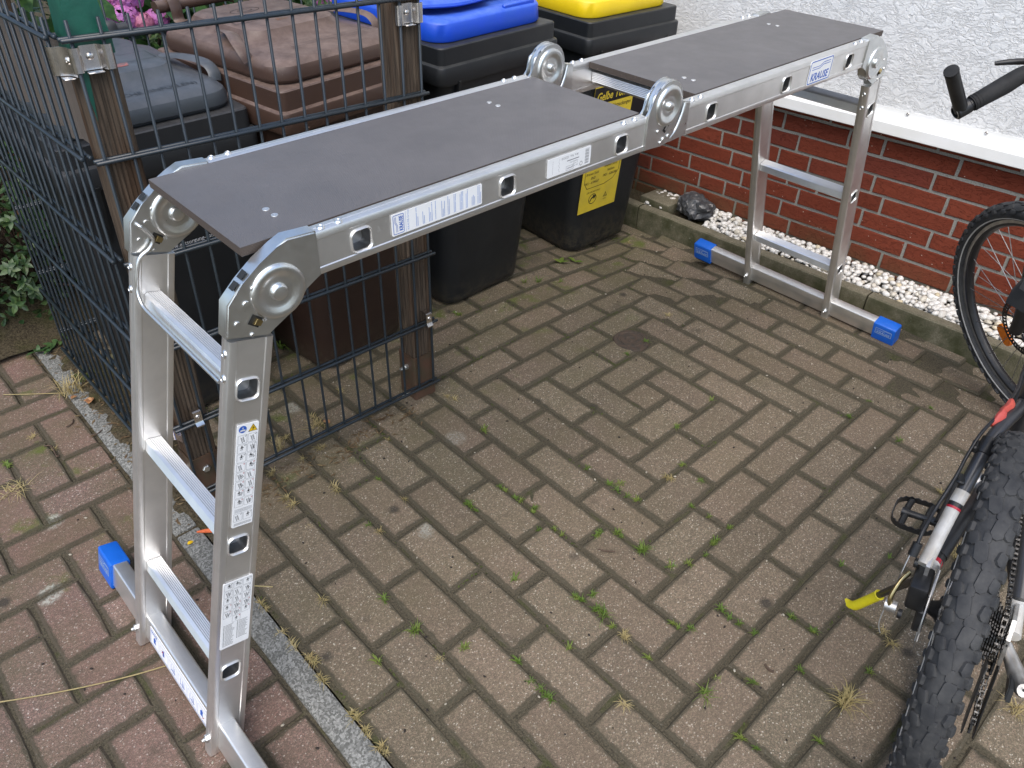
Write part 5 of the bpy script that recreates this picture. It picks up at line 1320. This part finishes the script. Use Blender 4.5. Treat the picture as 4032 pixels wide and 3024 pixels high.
# cassette, chain, derailleur
for k, r in enumerate((.060, .053, .0465, .041, .036, .032, .0285, .0255, .023)):
    bm = NB(); y = -.0415 - .0040 * k; n = int(r * 2 * math.pi / .0127) * 2; R0 = [[], []]
    for i in range(n * 2):
        a = math.pi * i / n; rr_ = r + (.0035 if i % 4 < 2 else -.0012)
        for q, yy in zip(R0, (y - .001, y + .001)): q.append(V((rr_ * math.cos(a), yy, .33 + rr_ * math.sin(a))))
    loft(bm, R0); part('sprocket', bm, 'cassette', rw, 30)
def chainrun(pts, nm='chain'):
    P = smoothpts(pts, 12); L = [0]
    for a, b in zip(P, P[1:]): L.append(L[-1] + (b - a).length)
    bm = NB(); N_ = int(L[-1] / .0127); 
    def atl(s):
        for i in range(len(L) - 1):
            if L[i + 1] >= s: return P[i].lerp(P[i + 1], (s - L[i]) / max(1e-9, L[i + 1] - L[i]))
        return P[-1]
    for i in range(N_):
        a, b = atl(i * .0127), atl((i + 1) * .0127); t = (b - a).normalized(); y = V((0, 1, 0)); y = (y - t * y.dot(t)).normalized(); z = t.cross(y)
        tube(bm, [a - y * .0036, a + y * .0036], .0038, 7)
        off = .0034 if i % 2 else .0021
        for s in (-1, 1):
            m_ = frame(a + y * (s * off), t, z); prism(bm, [(-.0040, -.003), (-.0028, -.0042), (.0035, -.0027), (.0092, -.0027), (.0155, -.0042), (.0167, -.003), (.0167, .003), (.0155, .0042), (.0092, .0027), (.0035, .0027), (-.0028, .0042), (-.0040, .003)], -.0004, .0004, m_)
    part(nm, bm, 'chain', bk_, 30)
chainrun([(-.030, -.060, .358), (-.012, -.060, .371), (.012, -.0600, .373), (.14, -.053, .380), (.43, -.045, .372)])
chainrun([(-.030, -.060, .352), (-.040, -.060, .325), (-.030, -.060, .300), (-.012, -.062, .285), (.010, -.064, .262), (-.008, -.067, .225), (-.038, -.069, .185), (-.048, -.070, .155), (-.030, -.070, .140), (.0, -.068, .165), (.43, -.045, .20)])
bm = NB()
for y in (-.060, -.0775): prism(bm, [(-.022, .272), (.004, .285), (.022, .268), (-.018, .135), (-.034, .118), (-.060, .128), (-.064, .150)], y, y + .0022, Matrix(((1, 0, 0, 0), (0, 0, 1, 0), (0, 1, 0, 0), (0, 0, 0, 1))), .0005)
cg = part('derailleur_cage', bm, 'black_alloy', bk_, 30)
for x, z in ((-.002, .262), (-.042, .148)):
    bm = NB(); R0 = [[], []]
    for i in range(44):
        a = math.pi * i / 22; rr_ = .019 + (.0025 if i % 4 < 2 else -.001)
        for q_, yy in zip(R0, (-.0705, -.067)): q_.append(V((x + rr_ * math.cos(a), yy, z + rr_ * math.sin(a))))
    loft(bm, R0); part('jockey_wheel', bm, 'rubber', cg, 30)
bm = NB(); tube(bm, smoothpts([(.012, -.076, .298), (-.020, -.094, .290), (-.062, -.106, .300), (-.085, -.108, .318)], 4), [.012, .012, .013, .014, .015, .016, .016, .016, .015, .014, .013, .012, .010], 12, flat=.8); part('derailleur_body', bm, 'silver', bk_, 50)
bm = NB(); prism(bm, [(-.095, .290), (-.03, .268), (-.012, .282), (-.02, .296), (-.085, .312)], -.098, -.090, Matrix(((1, 0, 0, 0), (0, 0, 1, 0), (0, 1, 0, 0), (0, 0, 0, 1))), .002); part('derailleur_plate', bm, 'black_alloy', bk_, 30)
btube('gear_cable', [(-.09, -.108, .325), (-.11, -.11, .36), (-.06, -.105, .40), (.02, -.092, .385), (.10, -.085, .36)], .0024, 'cable', 6, 8)

# ------------------------------------------------------------------ plants
def leaf_mat(name, stops, rough=.5, tr=.25):
    n = NT(name); p = n.pos(); o = n.rand()
    f = n.math('FRACT', n.math('ADD', n.math('MULTIPLY', n.noise(p, 38, 2), 1.6), n.math('MULTIPLY', o, 1.0)))
    c = n.ramp(f, stops)
    c = n.mix(n.ramp(n.noise(p, 120, 3), [(.4, 0), (.75, .35)]), c, tuple(v * .6 for v in lin(stops[0][1])))
    m_ = n.end(c, rough, 0, None, .4)
    t = n.n('BsdfTranslucent'); n.set(t.inputs[0], c); mx = n.n('MixShader'); mx.inputs[0].default_value = tr
    n.t.links.new(n.b.outputs[0], mx.inputs[1]); n.t.links.new(t.outputs[0], mx.inputs[2]); n.t.links.new(mx.outputs[0], n.t.nodes['Material Output'].inputs[0])
    return m_
M['leaf_hyd'] = leaf_mat('hydrangea_leaf_green', [(0, (.030, .085, .022)), (.5, (.050, .125, .030)), (.8, (.075, .16, .035)), (1, (.035, .10, .028))], .42)
M['leaf_az'] = leaf_mat('azalea_leaf_green', [(0, (.030, .070, .025)), (.45, (.055, .110, .035)), (.75, (.095, .150, .050)), (1, (.040, .085, .030))], .38)
M['leaf_brown'] = leaf_mat('withered_azalea_blossom', [(0, (.14, .055, .020)), (.5, (.20, .085, .030)), (1, (.10, .040, .018))], .8)
M['petal'] = leaf_mat('pink_hydrangea_petal', [(0, (.62, .20, .52)), (.4, (.70, .27, .62)), (.7, (.66, .24, .46)), (1, (.55, .22, .62))], .55, .3)
M['petal_b'] = leaf_mat('salmon_pink_hydrangea_petal', [(0, (.62, .20, .34)), (.5, (.68, .28, .40)), (1, (.56, .18, .38))], .55, .3)
M['leaf_hedge'] = leaf_mat('dark_hedge_leaf', [(0, (.015, .035, .012)), (.6, (.028, .060, .018)), (1, (.02, .045, .02))], .5)
M['twig'] = simple('brown_twig', (.055, .032, .020), (.09, .06, .04), 60, .85)
M['grass'] = leaf_mat('joint_weed_green', [(0, (.085, .150, .020)), (.5, (.125, .195, .028)), (.8, (.19, .23, .045)), (1, (.10, .17, .030))], .55)
M['straw'] = leaf_mat('dry_straw', [(0, (.36, .28, .12)), (.5, (.46, .38, .19)), (.8, (.30, .25, .10)), (1, (.40, .33, .15))], .7)
M['moss'] = leaf_mat('joint_moss_green', [(0, (.045, .060, .012)), (.5, (.070, .095, .016)), (1, (.055, .060, .020))], .8)
M['dead_leaf'] = leaf_mat('dry_tan_leaf', [(0, (.42, .20, .09)), (.5, (.50, .28, .13)), (1, (.34, .15, .07))], .6)
LEAF = [(-.0, .0), (.12, .28), (.35, .48), (.62, .42), (.85, .20), (1.0, 0)]
def add_leaf(bm, o, d, nrm, L, W, fold=.25, curl=.25):
    d = V(d).normalized(); s = d.cross(V(nrm)).normalized(); n_ = s.cross(d)
    mid = [V(o) + d * (t * L) - n_ * (curl * L * t * t) for t, w_ in LEAF]
    a = [bm.verts.new(p + s * (w_ * W) + n_ * (fold * w_ * W)) for p, (t, w_) in zip(mid[1:-1], LEAF[1:-1])]
    b = [bm.verts.new(p - s * (w_ * W) + n_ * (fold * w_ * W)) for p, (t, w_) in zip(mid[1:-1], LEAF[1:-1])]
    c = [bm.verts.new(p) for p in mid]
    for q, fl in ((a, False), (b, True)):
        fs = [(c[0], c[1], q[0])] + [(c[i + 1], c[i + 2], q[i + 1], q[i]) for i in range(len(q) - 1)] + [(c[-2], c[-1], q[-1])]
        for f in fs: bm.faces.new(f[::-1] if fl else f)
def leafmesh(L, W, mat, fold=.25, curl=.25):
    bm = NB(); add_leaf(bm, (0, 0, 0), (1, 0, 0), (0, 0, 1), L, W, fold, curl)
    me = bpy.data.meshes.new('leaf'); bm.to_mesh(me); bm.free(); me.materials.append(M[mat]); me.shade_smooth(); return me
def rv(r, k=1): return V((r.uniform(-k, k), r.uniform(-k, k), r.uniform(-k, k)))
def dir_rot(d, nrm, r):
    d = V(d).normalized(); s = V(nrm).cross(d).normalized(); n_ = d.cross(s); m_ = Matrix((d, s, n_)).transposed(); return m_.to_euler()
# azalea at the far end of the side panel
az = root('azalea_bush', 'low azalea bush with small glossy leaves at the far end of the side fence', 'shrub', (.06, 1.22, 0), group='shrubs along the bed')
AZL = [leafmesh(.034, .017, 'leaf_az', .2, .2), leafmesh(.028, .015, 'leaf_az', .25, .1), leafmesh(.024, .012, 'leaf_az', .2, .3)]
r = random.Random(21); fol, bro, tw = NB(), NB(), NB(); cnt = 0; ros = []
for k in range(430):
    th, ph = r.uniform(0, 6.283), math.acos(r.uniform(-.25, 1)); rad = r.uniform(.80, 1.03)
    d = V((math.sin(ph) * math.cos(th), math.sin(ph) * math.sin(th), math.cos(ph)))
    bump_ = 1 + .16 * noise.noise(d * 2.6 + V((3, 1, 4)))
    p = V((.03, 1.27, .23)) + V((d.x * .38, d.y * .30, d.z * .40)) * rad * bump_
    if p.z < .03 or p.y < .985: continue
    ros.append((p, d))
ros.sort(key=lambda q: (q[0] - CPOS).length)
for p, d in ros:
    ax = (d + V((0, 0, .6)) + rv(r, .3)).normalized(); u = ax.orthogonal().normalized(); w_ = ax.cross(u); nn = r.randint(5, 8); a0 = r.uniform(0, 6)
    for i in range(nn):
        a = a0 + 2.4 * i; e = r.uniform(.15, .75); dd = (u * math.cos(a) + w_ * math.sin(a)) + ax * e; o = p + ax * (.004 * i)
        if cnt < 300 and p.x < .12:
            piece('leaf', r.choice(AZL), az, o, dir_rot(dd, ax, r), (r.uniform(.8, 1.2),) * 3); cnt += 1
        else: add_leaf(fol, o, dd, ax, r.uniform(.022, .036), r.uniform(.011, .017), .2, .2)
    if r.random() < .22:
        for i in range(7): add_leaf(bro, p + ax * .012 + rv(r, .008), rv(r) + ax, ax, r.uniform(.008, .016), .006, .4, .6)
    if r.random() < .5: tube(tw, [V((.05, 1.26, .02)) + rv(r, .05), p * .5 + V((.05, 1.26, .1)) * .5 + rv(r, .03), p], [.005, .003, .0015], 5)
for k in range(2600):
    d = rv(r).normalized(); p = V((.03, 1.28, .20)) + V((d.x * .35, d.y * .28, d.z * .37)) * r.uniform(.5, .92)
    if p.z > .01 and p.y > .985: add_leaf(fol, p, rv(r) + V((0, 0, .5)), d + V((0, 0, .5)), r.uniform(.02, .034), r.uniform(.011, .016), .2, .2)
part('foliage', fol, 'leaf_az', az, None, kind='stuff'); part('withered_flowers', bro, 'leaf_brown', az, None, kind='stuff'); part('branches', tw, 'twig', az, 40)
# low sprigs creeping onto the paving
for nm, lab, pts, n_ in (('weed_sprig', 'leafy azalea shoot lying on the concrete edge beside the fence end', [(250, 1345), (215, 1380), (180, 1395), (140, 1398)], 16), ('weed_sprig', 'pale green broad leaved seedling on the sidewalk left of the azalea', [(120, 1245), (100, 1285), (70, 1300)], 8)):
    P = [gat(*p) + V((0, 0, .012)) for p in pts]; b = root(nm, lab, 'weed', P[0]); bm = NB(); tube(bm, smoothpts(P, 4), .0014, 5); part('stem', bm, 'twig', b, 40)
    SP2 = smoothpts(P, 6)
    lm2 = leafmesh(.034, .017, 'leaf_az' if n_ > 10 else 'grass', .2, .25)
    for i in range(n_):
        q = SP2[int((i + .5) / n_ * (len(SP2) - 1))]; piece('leaf', lm2, b, q, dir_rot(V((r.uniform(-1, 1), r.uniform(-1, 1), r.uniform(.1, .5))), V((0, 0, 1)) + rv(r, .3), r), (r.uniform(.7, 1.1),) * 3)
# hydrangea behind the bins
def hydrangea(label, x0, x1, heads, n_leaf, seed):
    b = root('hydrangea_bush', label, 'shrub', ((x0 + x1) / 2, 1.35, 0), group='hydrangea bushes behind the back fence')
    r = random.Random(seed); HL_ = [leafmesh(.115, .075, 'leaf_hyd', .18, .25), leafmesh(.095, .066, 'leaf_hyd', .25, .35), leafmesh(.080, .052, 'leaf_hyd', .15, .15)]
    for k in range(n_leaf):
        p = V((r.uniform(x0, x1), 1.06 + abs(r.gauss(0, .12)), r.uniform(.40, 1.0)))
        d = V((r.uniform(-1, 1), r.uniform(-1.2, .2), r.uniform(-.7, .4))); piece('leaf', r.choice(HL_), b, p, dir_rot(d, V((0, -.5, 1)) + rv(r, .5), r), (r.uniform(.75, 1.2),) * 3)
    bm, st = NB(), NB()
    for k in range(900):
        p = V((r.uniform(x0 - .05, x1 + .05), r.uniform(1.15, 1.62), r.uniform(.1, 1.05))); add_leaf(bm, p, V((r.uniform(-1, 1), r.uniform(-1, .5), r.uniform(-.6, .5))), V((0, -.4, 1)) + rv(r, .6), r.uniform(.06, .11), r.uniform(.04, .07), .2, .25)
    for k in range(14):
        x = r.uniform(x0, x1); tube(st, [(x, 1.3, .0), (x + r.uniform(-.1, .1), 1.25, .5), (x + r.uniform(-.15, .15), 1.2, .95)], .006, 6)
    part('foliage', bm, 'leaf_hyd', b, None, kind='stuff'); part('stems', st, 'twig', b, 40)
    for (p, rad, mt) in heads:
        bm = NB(); nfl = int(100 * (rad / .06) ** 2)
        for i in range(nfl):
            z = 1 - 1.55 * (i + .5) / nfl; th = i * 2.39996; d = V((math.sqrt(max(0, 1 - z * z)) * math.cos(th), math.sqrt(max(0, 1 - z * z)) * math.sin(th), z)); d = (d + rv(r, .08)).normalized()
            o = V(p) + V((d.x, d.y, d.z * .82)) * rad * r.uniform(.90, 1.06); u = (d.orthogonal() + rv(r, .3)); u = (u - d * u.dot(d)).normalized(); w_ = d.cross(u); s = r.uniform(.010, .0135)
            a0 = r.uniform(0, 1.57)
            for q in range(4):
                a = a0 + q * 1.5708; dd = u * math.cos(a) + w_ * math.sin(a); tt = d.cross(dd)
                vs = [o, o + dd * s * .55 + tt * s * .52 + d * .001, o + dd * s * 1.05 + tt * s * .2 - d * .001, o + dd * s * 1.05 - tt * s * .2 - d * .001, o + dd * s * .55 - tt * s * .52 + d * .001]
                bm.faces.new([bm.verts.new(v) for v in vs])
        part('flower_head', bm, mt, b, None)
def hy(u, v, y): return at(u, v, 1, y)
hydrangea('pink hydrangea bush in bloom behind the grey bin', .12, .95, [(hy(480, 70, 1.10), .050, 'petal'), (hy(400, -15, 1.14), .048, 'petal'), (hy(490, -15, 1.12), .052, 'petal'), (hy(350, 20, 1.16), .04, 'petal_b'), (hy(385, 50, 1.13), .036, 'petal_b'), (hy(620, 72, 1.08), .034, 'petal'), (hy(560, 88, 1.07), .030, 'petal_b'), (hy(640, -30, 1.2), .04, 'petal'), (hy(250, -40, 1.2), .04, 'petal')], 130, 4)
hydrangea('hydrangea bush with few pink heads behind the brown and blue bins', .95, 1.95, [(hy(1300, 8, 1.12), .045, 'petal'), (hy(1345, 52, 1.06), .028, 'petal'), (hy(1030, 5, 1.14), .035, 'petal_b'), (hy(1325, 58, 1.10), .024, 'petal_b')], 110, 5)
az2 = root('azalea_bush', 'small leaved azalea with withered blossoms under the hydrangea behind the grey bin', 'shrub', (.6, 1.05, 0), group='shrubs along the bed')
bm, bro = NB(), NB(); r = random.Random(8)
for k in range(620):
    p = V((r.uniform(.15, 1.25), r.uniform(1.0, 1.16), r.uniform(.15, .80 + .05 * math.sin(k)))); ax = (V((0, -.5, 1)) + rv(r, .5)).normalized(); u = ax.orthogonal().normalized(); w_ = ax.cross(u)
    for i in range(6): a = 1.05 * i + k; add_leaf(bm, p, u * math.cos(a) + w_ * math.sin(a) + ax * r.uniform(.2, .8), ax, r.uniform(.022, .036), r.uniform(.010, .015), .2, .2)
    if k % 4 == 0:
        for i in range(7): add_leaf(bro, p + rv(r, .012), rv(r) + ax, ax, .013, .006, .4, .6)
part('foliage', bm, 'leaf_az', az2, None, kind='stuff'); part('withered_flowers', bro, 'leaf_brown', az2, None, kind='stuff')
bm = NB(); r = random.Random(77)
for k in range(5200):
    p = V((r.uniform(-1.6, 2.2), r.uniform(1.75, 2.25), r.uniform(.0, 2.2))); add_leaf(bm, p, rv(r), V((0, -1, .6)) + rv(r, .6), r.uniform(.05, .09), r.uniform(.03, .05), .2, .2)
thing('hedge', bm, 'leaf_hedge', 'dark green hedge behind the hydrangeas', None, (0, 2, 0), kind='stuff', smooth=None)

# ------------------------------------------------------------------ weeds in the joints
def tuft_mesh(seed, n, h, spread, wd, mat):
    r = random.Random(seed); bm = NB()
    for i in range(n):
        a = r.uniform(0, 6.283); L = h * r.uniform(.55, 1.1); s = spread * r.uniform(.2, 1); o = V((r.uniform(-1, 1), r.uniform(-.4, .4), 0)) * spread * .4
        d = V((math.cos(a), math.sin(a), 0)); sd = V((-d.y, d.x, 0)) * wd * r.uniform(.7, 1.2); pts = [o, o + d * s * .35 + V((0, 0, L * .6)), o + d * s * .8 + V((0, 0, L * .95)), o + d * s * 1.25 + V((0, 0, L * r.uniform(.5, .95)))]
        prev = None
        for k, p in enumerate(pts):
            w_ = sd * (1, .9, .6, .12)[k]; cur = (bm.verts.new(p - w_), bm.verts.new(p + w_))
            if prev: bm.faces.new((prev[0], prev[1], cur[1], cur[0]))
            prev = cur
    me = bpy.data.meshes.new('weed_tuft'); bm.to_mesh(me); bm.free(); me.materials.append(M[mat]); me.shade_smooth(); return me
GT_ = [tuft_mesh(k, 26, .012, .017, .0011, 'grass') for k in range(5)]; ST_ = [tuft_mesh(50 + k, 30, .012, .020, .0008, 'straw') for k in range(5)]
green = [(2030, 1960), (2048, 1972), (2100, 2015), (2120, 2085), (2185, 2082), (2212, 2105), (2348, 2106), (2365, 2090), (2430, 2098), (2447, 2112), (2530, 2170), (2402, 1907), (2430, 1930), (2470, 1952), (2508, 1968), (2687, 1830), (2662, 1681), (2800, 1575), (2723, 1993), (2791, 2033), (2814, 2128), (2808, 2140), (2872, 2076), (2777, 2185), (2714, 2219), (2312, 1843), (2265, 2350), (2290, 2362), (2330, 2342), (2370, 2414), (2350, 2400), (2411, 2468), (2554, 2590), (2651, 2455), (2670, 2470), (2723, 2477), (2777, 2730), (2827, 2676), (2967, 2690), (2918, 2907), (2981, 2947), (2840, 2400), (2872, 2432), (2909, 2455), (2972, 2491), (2040, 2604), (2167, 2749), (2150, 2735), (2131, 2712), (2092, 2684), (1633, 2482), (1488, 2608), (1827, 2550), (1511, 2360), (1836, 1979), (1877, 2010), (1852, 1990), (1909, 1699), (1905, 1690), (1971, 1915), (1990, 1930), (2105, 2000), (3344, 1640), (3538, 1735), (3425, 1581), (3665, 1608), (3502, 2192), (3312, 2223), (3152, 2636), (3425, 2645), (3226, 2920), (3120, 2430), (3205, 2485), (2545, 1345), (2470, 1395), (2440, 1905), (1452, 2068), (1805, 1240), (1790, 1232), (2025, 2280), (2240, 2550), (32, 1835), (25, 1822), (1493, 1889), (2760, 1895), (2640, 2230)]
dry = [(1217, 2590), (1235, 2610), (1253, 2658), (1270, 2680), (1384, 2807), (1395, 2830), (1438, 2875), (1450, 2895), (1520, 2961), (1500, 2940), (1027, 2378), (1040, 2400), (1145, 2527), (1155, 2545), (1110, 2490), (1217, 2074), (1325, 1934), (1318, 1915), (1592, 1966), (1493, 2092), (1154, 1988), (1130, 1960), (1271, 1758), (1255, 1765), (1524, 1730), (1063, 1870), (1075, 1860), (2628, 1880), (2640, 1885), (2461, 2509), (2455, 2500), (2457, 2771), (3511, 2532), (3475, 2486), (1732, 2590), (1271, 2364), (1790, 1570), (1760, 1560), (2660, 985), (2655, 1000), (2475, 955), (3705, 1938), (215, 1767), (130, 1720), (1240, 1660), (1095, 1740), (1120, 1725), (2630, 1240), (1230, 1640), (1190, 1810), (1340, 1540)]
LG, LD = 'small bright green weed tuft growing in a joint of the paving', 'small straw coloured dry weed tuft growing in a joint of the paving'
r = random.Random(31)
for lst, meshes, lab, grp, nm in ((green, GT_, LG, 'green weed tufts in the paving joints', 'weed_tuft'), (dry, ST_, LD, 'dry weed tufts in the paving joints', 'dry_weed_tuft')):
    for (u, v) in lst:
        p = gat(u, v); o = bpy.data.objects.new(nm, r.choice(meshes)); COL.objects.link(o); o.location = p - V((0, 0, .003)); s = r.uniform(.55, 1.0)
        o.rotation_euler = (0, 0, r.choice((0, math.pi / 2)) + r.uniform(-.2, .2)); o.scale = (s, s, s * r.uniform(.7, 1.1)); tagit(o, lab, 'weed', grp)
def clump(u, v, label, n, h, sp, seed, mat='straw', wd=.0009, nm='dry_grass_clump'):
    o = bpy.data.objects.new(nm, tuft_mesh(seed, n, h, sp, wd, mat)); COL.objects.link(o); o.location = gat(u, v) - V((0, 0, .004)); tagit(o, label, 'weed'); return o
clump(3330, 2765, 'large spiky clump of dry straw left of the rear tyre', 70, .022, .042, 301)
clump(3995, 2800, 'dry straw tuft beside the chain cage at the right edge', 40, .02, .035, 302)
clump(60, 1930, 'flattened clump of dry grass on the sidewalk near the left edge', 46, .012, .055, 303)
clump(2380, 2420, 'pale green grass tuft with long blades in the middle foreground', 30, .022, .030, 304, 'grass')
clump(2530, 2165, 'yellow green grass tuft in the middle of the driveway', 34, .018, .024, 305, 'grass')
clump(2778, 2735, 'spreading green grass tuft in the right foreground joint', 26, .016, .030, 306, 'grass')
clump(1632, 2484, 'bright green grass tuft in the left foreground of the driveway', 30, .016, .024, 307, 'grass')
clump(2120, 1108, 'green weed with thin blades in front of the yellow lidded bin', 24, .020, .026, 308, 'grass')
clump(2205, 1110, 'tiny leafy weed beside the yellow lidded bin', 20, .014, .022, 309, 'grass')
clump(2065, 1112, 'green sprig at the foot of the blue lidded bin', 20, .022, .02, 310, 'grass')
clump(3760, 2180, 'dry straw poking out under the bicycle frame', 36, .03, .04, 311)
clump(290, 1545, 'tangle of dry weeds at the foot of the side fence', 60, .05, .07, 312)
clump(340, 1500, 'thin green weed at the foot of the side fence', 26, .05, .04, 313, 'grass')
clump(1100, 1770, 'dry leafy weed behind the wire of the front fence', 30, .045, .035, 314)
clump(1255, 1680, 'dry stalks caught at the bottom wire of the front fence', 34, .02, .05, 315)
clump(1110, 1370, 'green seedling between the grey and brown bins', 16, .03, .03, 316, 'grass', .003)
for (u, v, lab) in ((2208, 1040, 'broad green leaf weed before the yellow lidded bin'), (2262, 1036, 'rounded green leaf lying before the yellow lidded bin')):
    p = gat(u, v); b = root('weed_seedling', lab, 'weed', p); me = leafmesh(.035, .020, 'grass', .2, .2)
    for k in range(3): piece('leaf', me, b, p + V((0, 0, .006)), (r.uniform(-.3, .3), -.35, r.uniform(0, 6.2)))
# moss and dirt filling stretches of joint (too many to count)
bm = NB(); r = random.Random(17)
for o in list(drive.children):
    if not o.name.startswith('paver'): continue
    p = o.location + V((1, -.5, 0)); bx = [V(c) for c in o.bound_box]; hx, hy_ = max(c.x for c in bx), max(c.y for c in bx); m_ = o.rotation_euler.to_matrix()
    for side in range(2):
        for k in range(34 if side == 0 else 18):
            t = r.uniform(-1, 1); q = V((t * hx, hy_ + .003, 0)) if side == 0 else V((hx + .003, t * hy_, 0)); q = p + m_ @ q
            f = noise.noise(q * 7) + .45 * ss((q.y + .6) / .9) - .32
            if r.uniform(0, .55) > f: continue
            z = gh(q.x, q.y) - .004; a = r.uniform(0, 6.3); s = r.uniform(.002, .0045); c = V((q.x + r.uniform(-.003, .003), q.y + r.uniform(-.003, .003), z))
            e1, e2 = V((math.cos(a), math.sin(a), .3)) * s, V((-math.sin(a), math.cos(a), .2)) * s * .6
            bm.faces.new([bm.verts.new(v) for v in (c - e1, c - e2 * .8 + V((0, 0, .002)), c + e1 + V((0, 0, .0025)), c + e2 + V((0, 0, .002)))])
thing('joint_moss', bm, 'moss', 'green moss filling the joints of the driveway', None, (1, 0, 0), kind='stuff', smooth=None)
# crumbs, seeds and grit lying about
bm, b2 = NB(), NB(); r = random.Random(19)
for k in range(420):
    x, y = r.uniform(-.5, 2.0), r.uniform(-1.5, .3); s = r.uniform(.0012, .0030); z = gh(x, y) + s * .4
    tgt = bm if r.random() < .55 else b2; a = r.uniform(0, 6)
    bmesh.ops.create_icosphere(tgt, subdivisions=1, radius=s, matrix=Matrix.Translation((x, y, z)) @ Matrix.Rotation(a, 4, 'Z') @ Matrix.Diagonal((1.5, .9, .7, 1)))
M['crumb'] = simple('dark_soil_crumb', (.022, .016, .012), None, 50, .9); M['grit'] = simple('pale_grit', (.42, .38, .30), (.25, .22, .17), 50, .8)
thing('soil_crumbs', bm, 'crumb', 'dark crumbs of soil scattered on the paving', None, (1, -.5, 0), kind='stuff', smooth=60); thing('pale_grit', b2, 'grit', 'pale grit scattered on the paving', None, (1, -.5, 0), kind='stuff', smooth=60)
bm = NB()
for k in range(520):
    x, y = r.gauss(-.02, .045), r.uniform(-.02, .95)
    if k > 330: x, y = r.uniform(0, .62), r.gauss(-.02, .03)
    z = max(gh(x, y), soilh(x, y) if abs(x) < .1 and y > -.05 else -1) + .002; a = r.uniform(0, 6.3); L = r.uniform(.004, .014); d = V((math.cos(a), math.sin(a), r.uniform(-.1, .25))) * L; s_ = V((-d.y, d.x, 0)) * .18
    q = V((x, y, z)); bm.faces.new([bm.verts.new(v) for v in (q - d - s_, q + d * .2 - s_ * 1.4, q + d, q + d * .1 + s_ * 1.4)])
M['litter'] = leaf_mat('brown_leaf_litter', [(0, (.10, .060, .030)), (.5, (.20, .15, .08)), (.8, (.06, .035, .02)), (1, (.26, .20, .10))], .8)
thing('leaf_litter', bm, 'litter', 'dry bits of leaf and bark along the fence foot', None, (0, .3, 0), kind='stuff', smooth=None)
def deadleaf(u, v, label, L, W, ang, mat='dead_leaf', nm='fallen_leaf', cat='leaf'):
    p = gat(u, v); bm = NB(); add_leaf(bm, p + V((0, 0, .014 if p.y > -.02 and abs(p.x) < .1 else .003)), V((math.cos(ang), math.sin(ang), .12)), (0, 0, 1), L, W, .35, .3); thing(nm, bm, mat, label, cat, (p.x, p.y, p.z), smooth=None)
deadleaf(355, 1605, 'large tan curled leaf on the dirt beside the side fence', .036, .022, 1.0)
deadleaf(370, 1590, 'tan leaf lying on top of the larger tan leaf', .026, .018, 2.4)
deadleaf(285, 1585, 'small tan leaf left of the larger tan leaf', .020, .013, .3)
deadleaf(2630, 935, 'orange brown leaf on the paving in front of the kerb', .034, .012, -.9)
deadleaf(1300, 1668, 'tan leaf behind the bottom wire of the front fence', .026, .015, 1.9)
deadleaf(95, 1252, 'light brown leaf among the azalea shoots', .032, .012, .4)
deadleaf(740, 2148, 'small yellow leaf on the dirt between the ladder legs', .017, .011, .2, 'ink_yellow')
M['orange_plastic'] = simple('orange_plastic', (.70, .16, .06), None, 40, .4)
p = gat(815, 2096); bm = NB(); d = (gat(845, 2092) - gat(790, 2098)); d.normalize(); s_ = V((-d.y, d.x, 0))
loft(bm, [[p + d * a + s_ * (w_ * c) + V((0, 0, .003 + h_ * .004)) for c, h_ in ((-1, 0), (1, 0), (1, 1), (-1, 1))] for a, w_ in ((-.022, .0008), (-.005, .004), (.012, .0055), (.03, .005))])
thing('plastic_peg', bm, 'orange_plastic', 'small orange plastic sliver on the dirt behind the near ladder leg', 'peg', tuple(p), smooth=40)
def stalk(pts, label, rr, mat='straw', nm='dry_stalk', cat='stalk'):
    P = [gat(*q) + V((0, 0, .004)) for q in pts]; bm = NB(); tube(bm, smoothpts(P, 6), rr, 6); thing(nm, bm, mat, label, cat, tuple(P[0]), smooth=60)
stalk([(-20, 2772), (130, 2748), (330, 2710), (520, 2665), (655, 2626)], 'long pale straw lying across the red sidewalk at the left edge', .0013)
stalk([(15, 1558), (120, 1556), (265, 1551)], 'thin yellow straw on the sidewalk left of the side fence', .0012)
stalk([(1000, 2311), (1040, 2313), (1075, 2315)], 'short straw on the paving right of the near ladder leg', .0014)
stalk([(2355, 2166), (2385, 2174), (2422, 2176)], 'thin brown twig lying on a driveway paver', .0016, 'twig', 'twig', 'twig')
stalk([(175, 1760), (205, 1762), (225, 1800), (235, 1795)], 'dark curled twig on the sidewalk near the blue foot', .002, 'twig', 'twig', 'twig')
stalk([(262, 1685), (285, 1672), (290, 1655)], 'dark short twig on the sidewalk below the side fence', .002, 'twig', 'twig', 'twig')
stalk([(360, 1718), (385, 1712), (402, 1698)], 'thin dark twig on the grey concrete beside the near ladder leg', .0014, 'twig', 'twig', 'twig')
stalk([(3010, 2620), (3025, 2640), (3045, 2650)], 'dark curled bit of root on the driveway right of centre', .0025, 'twig', 'twig', 'twig')
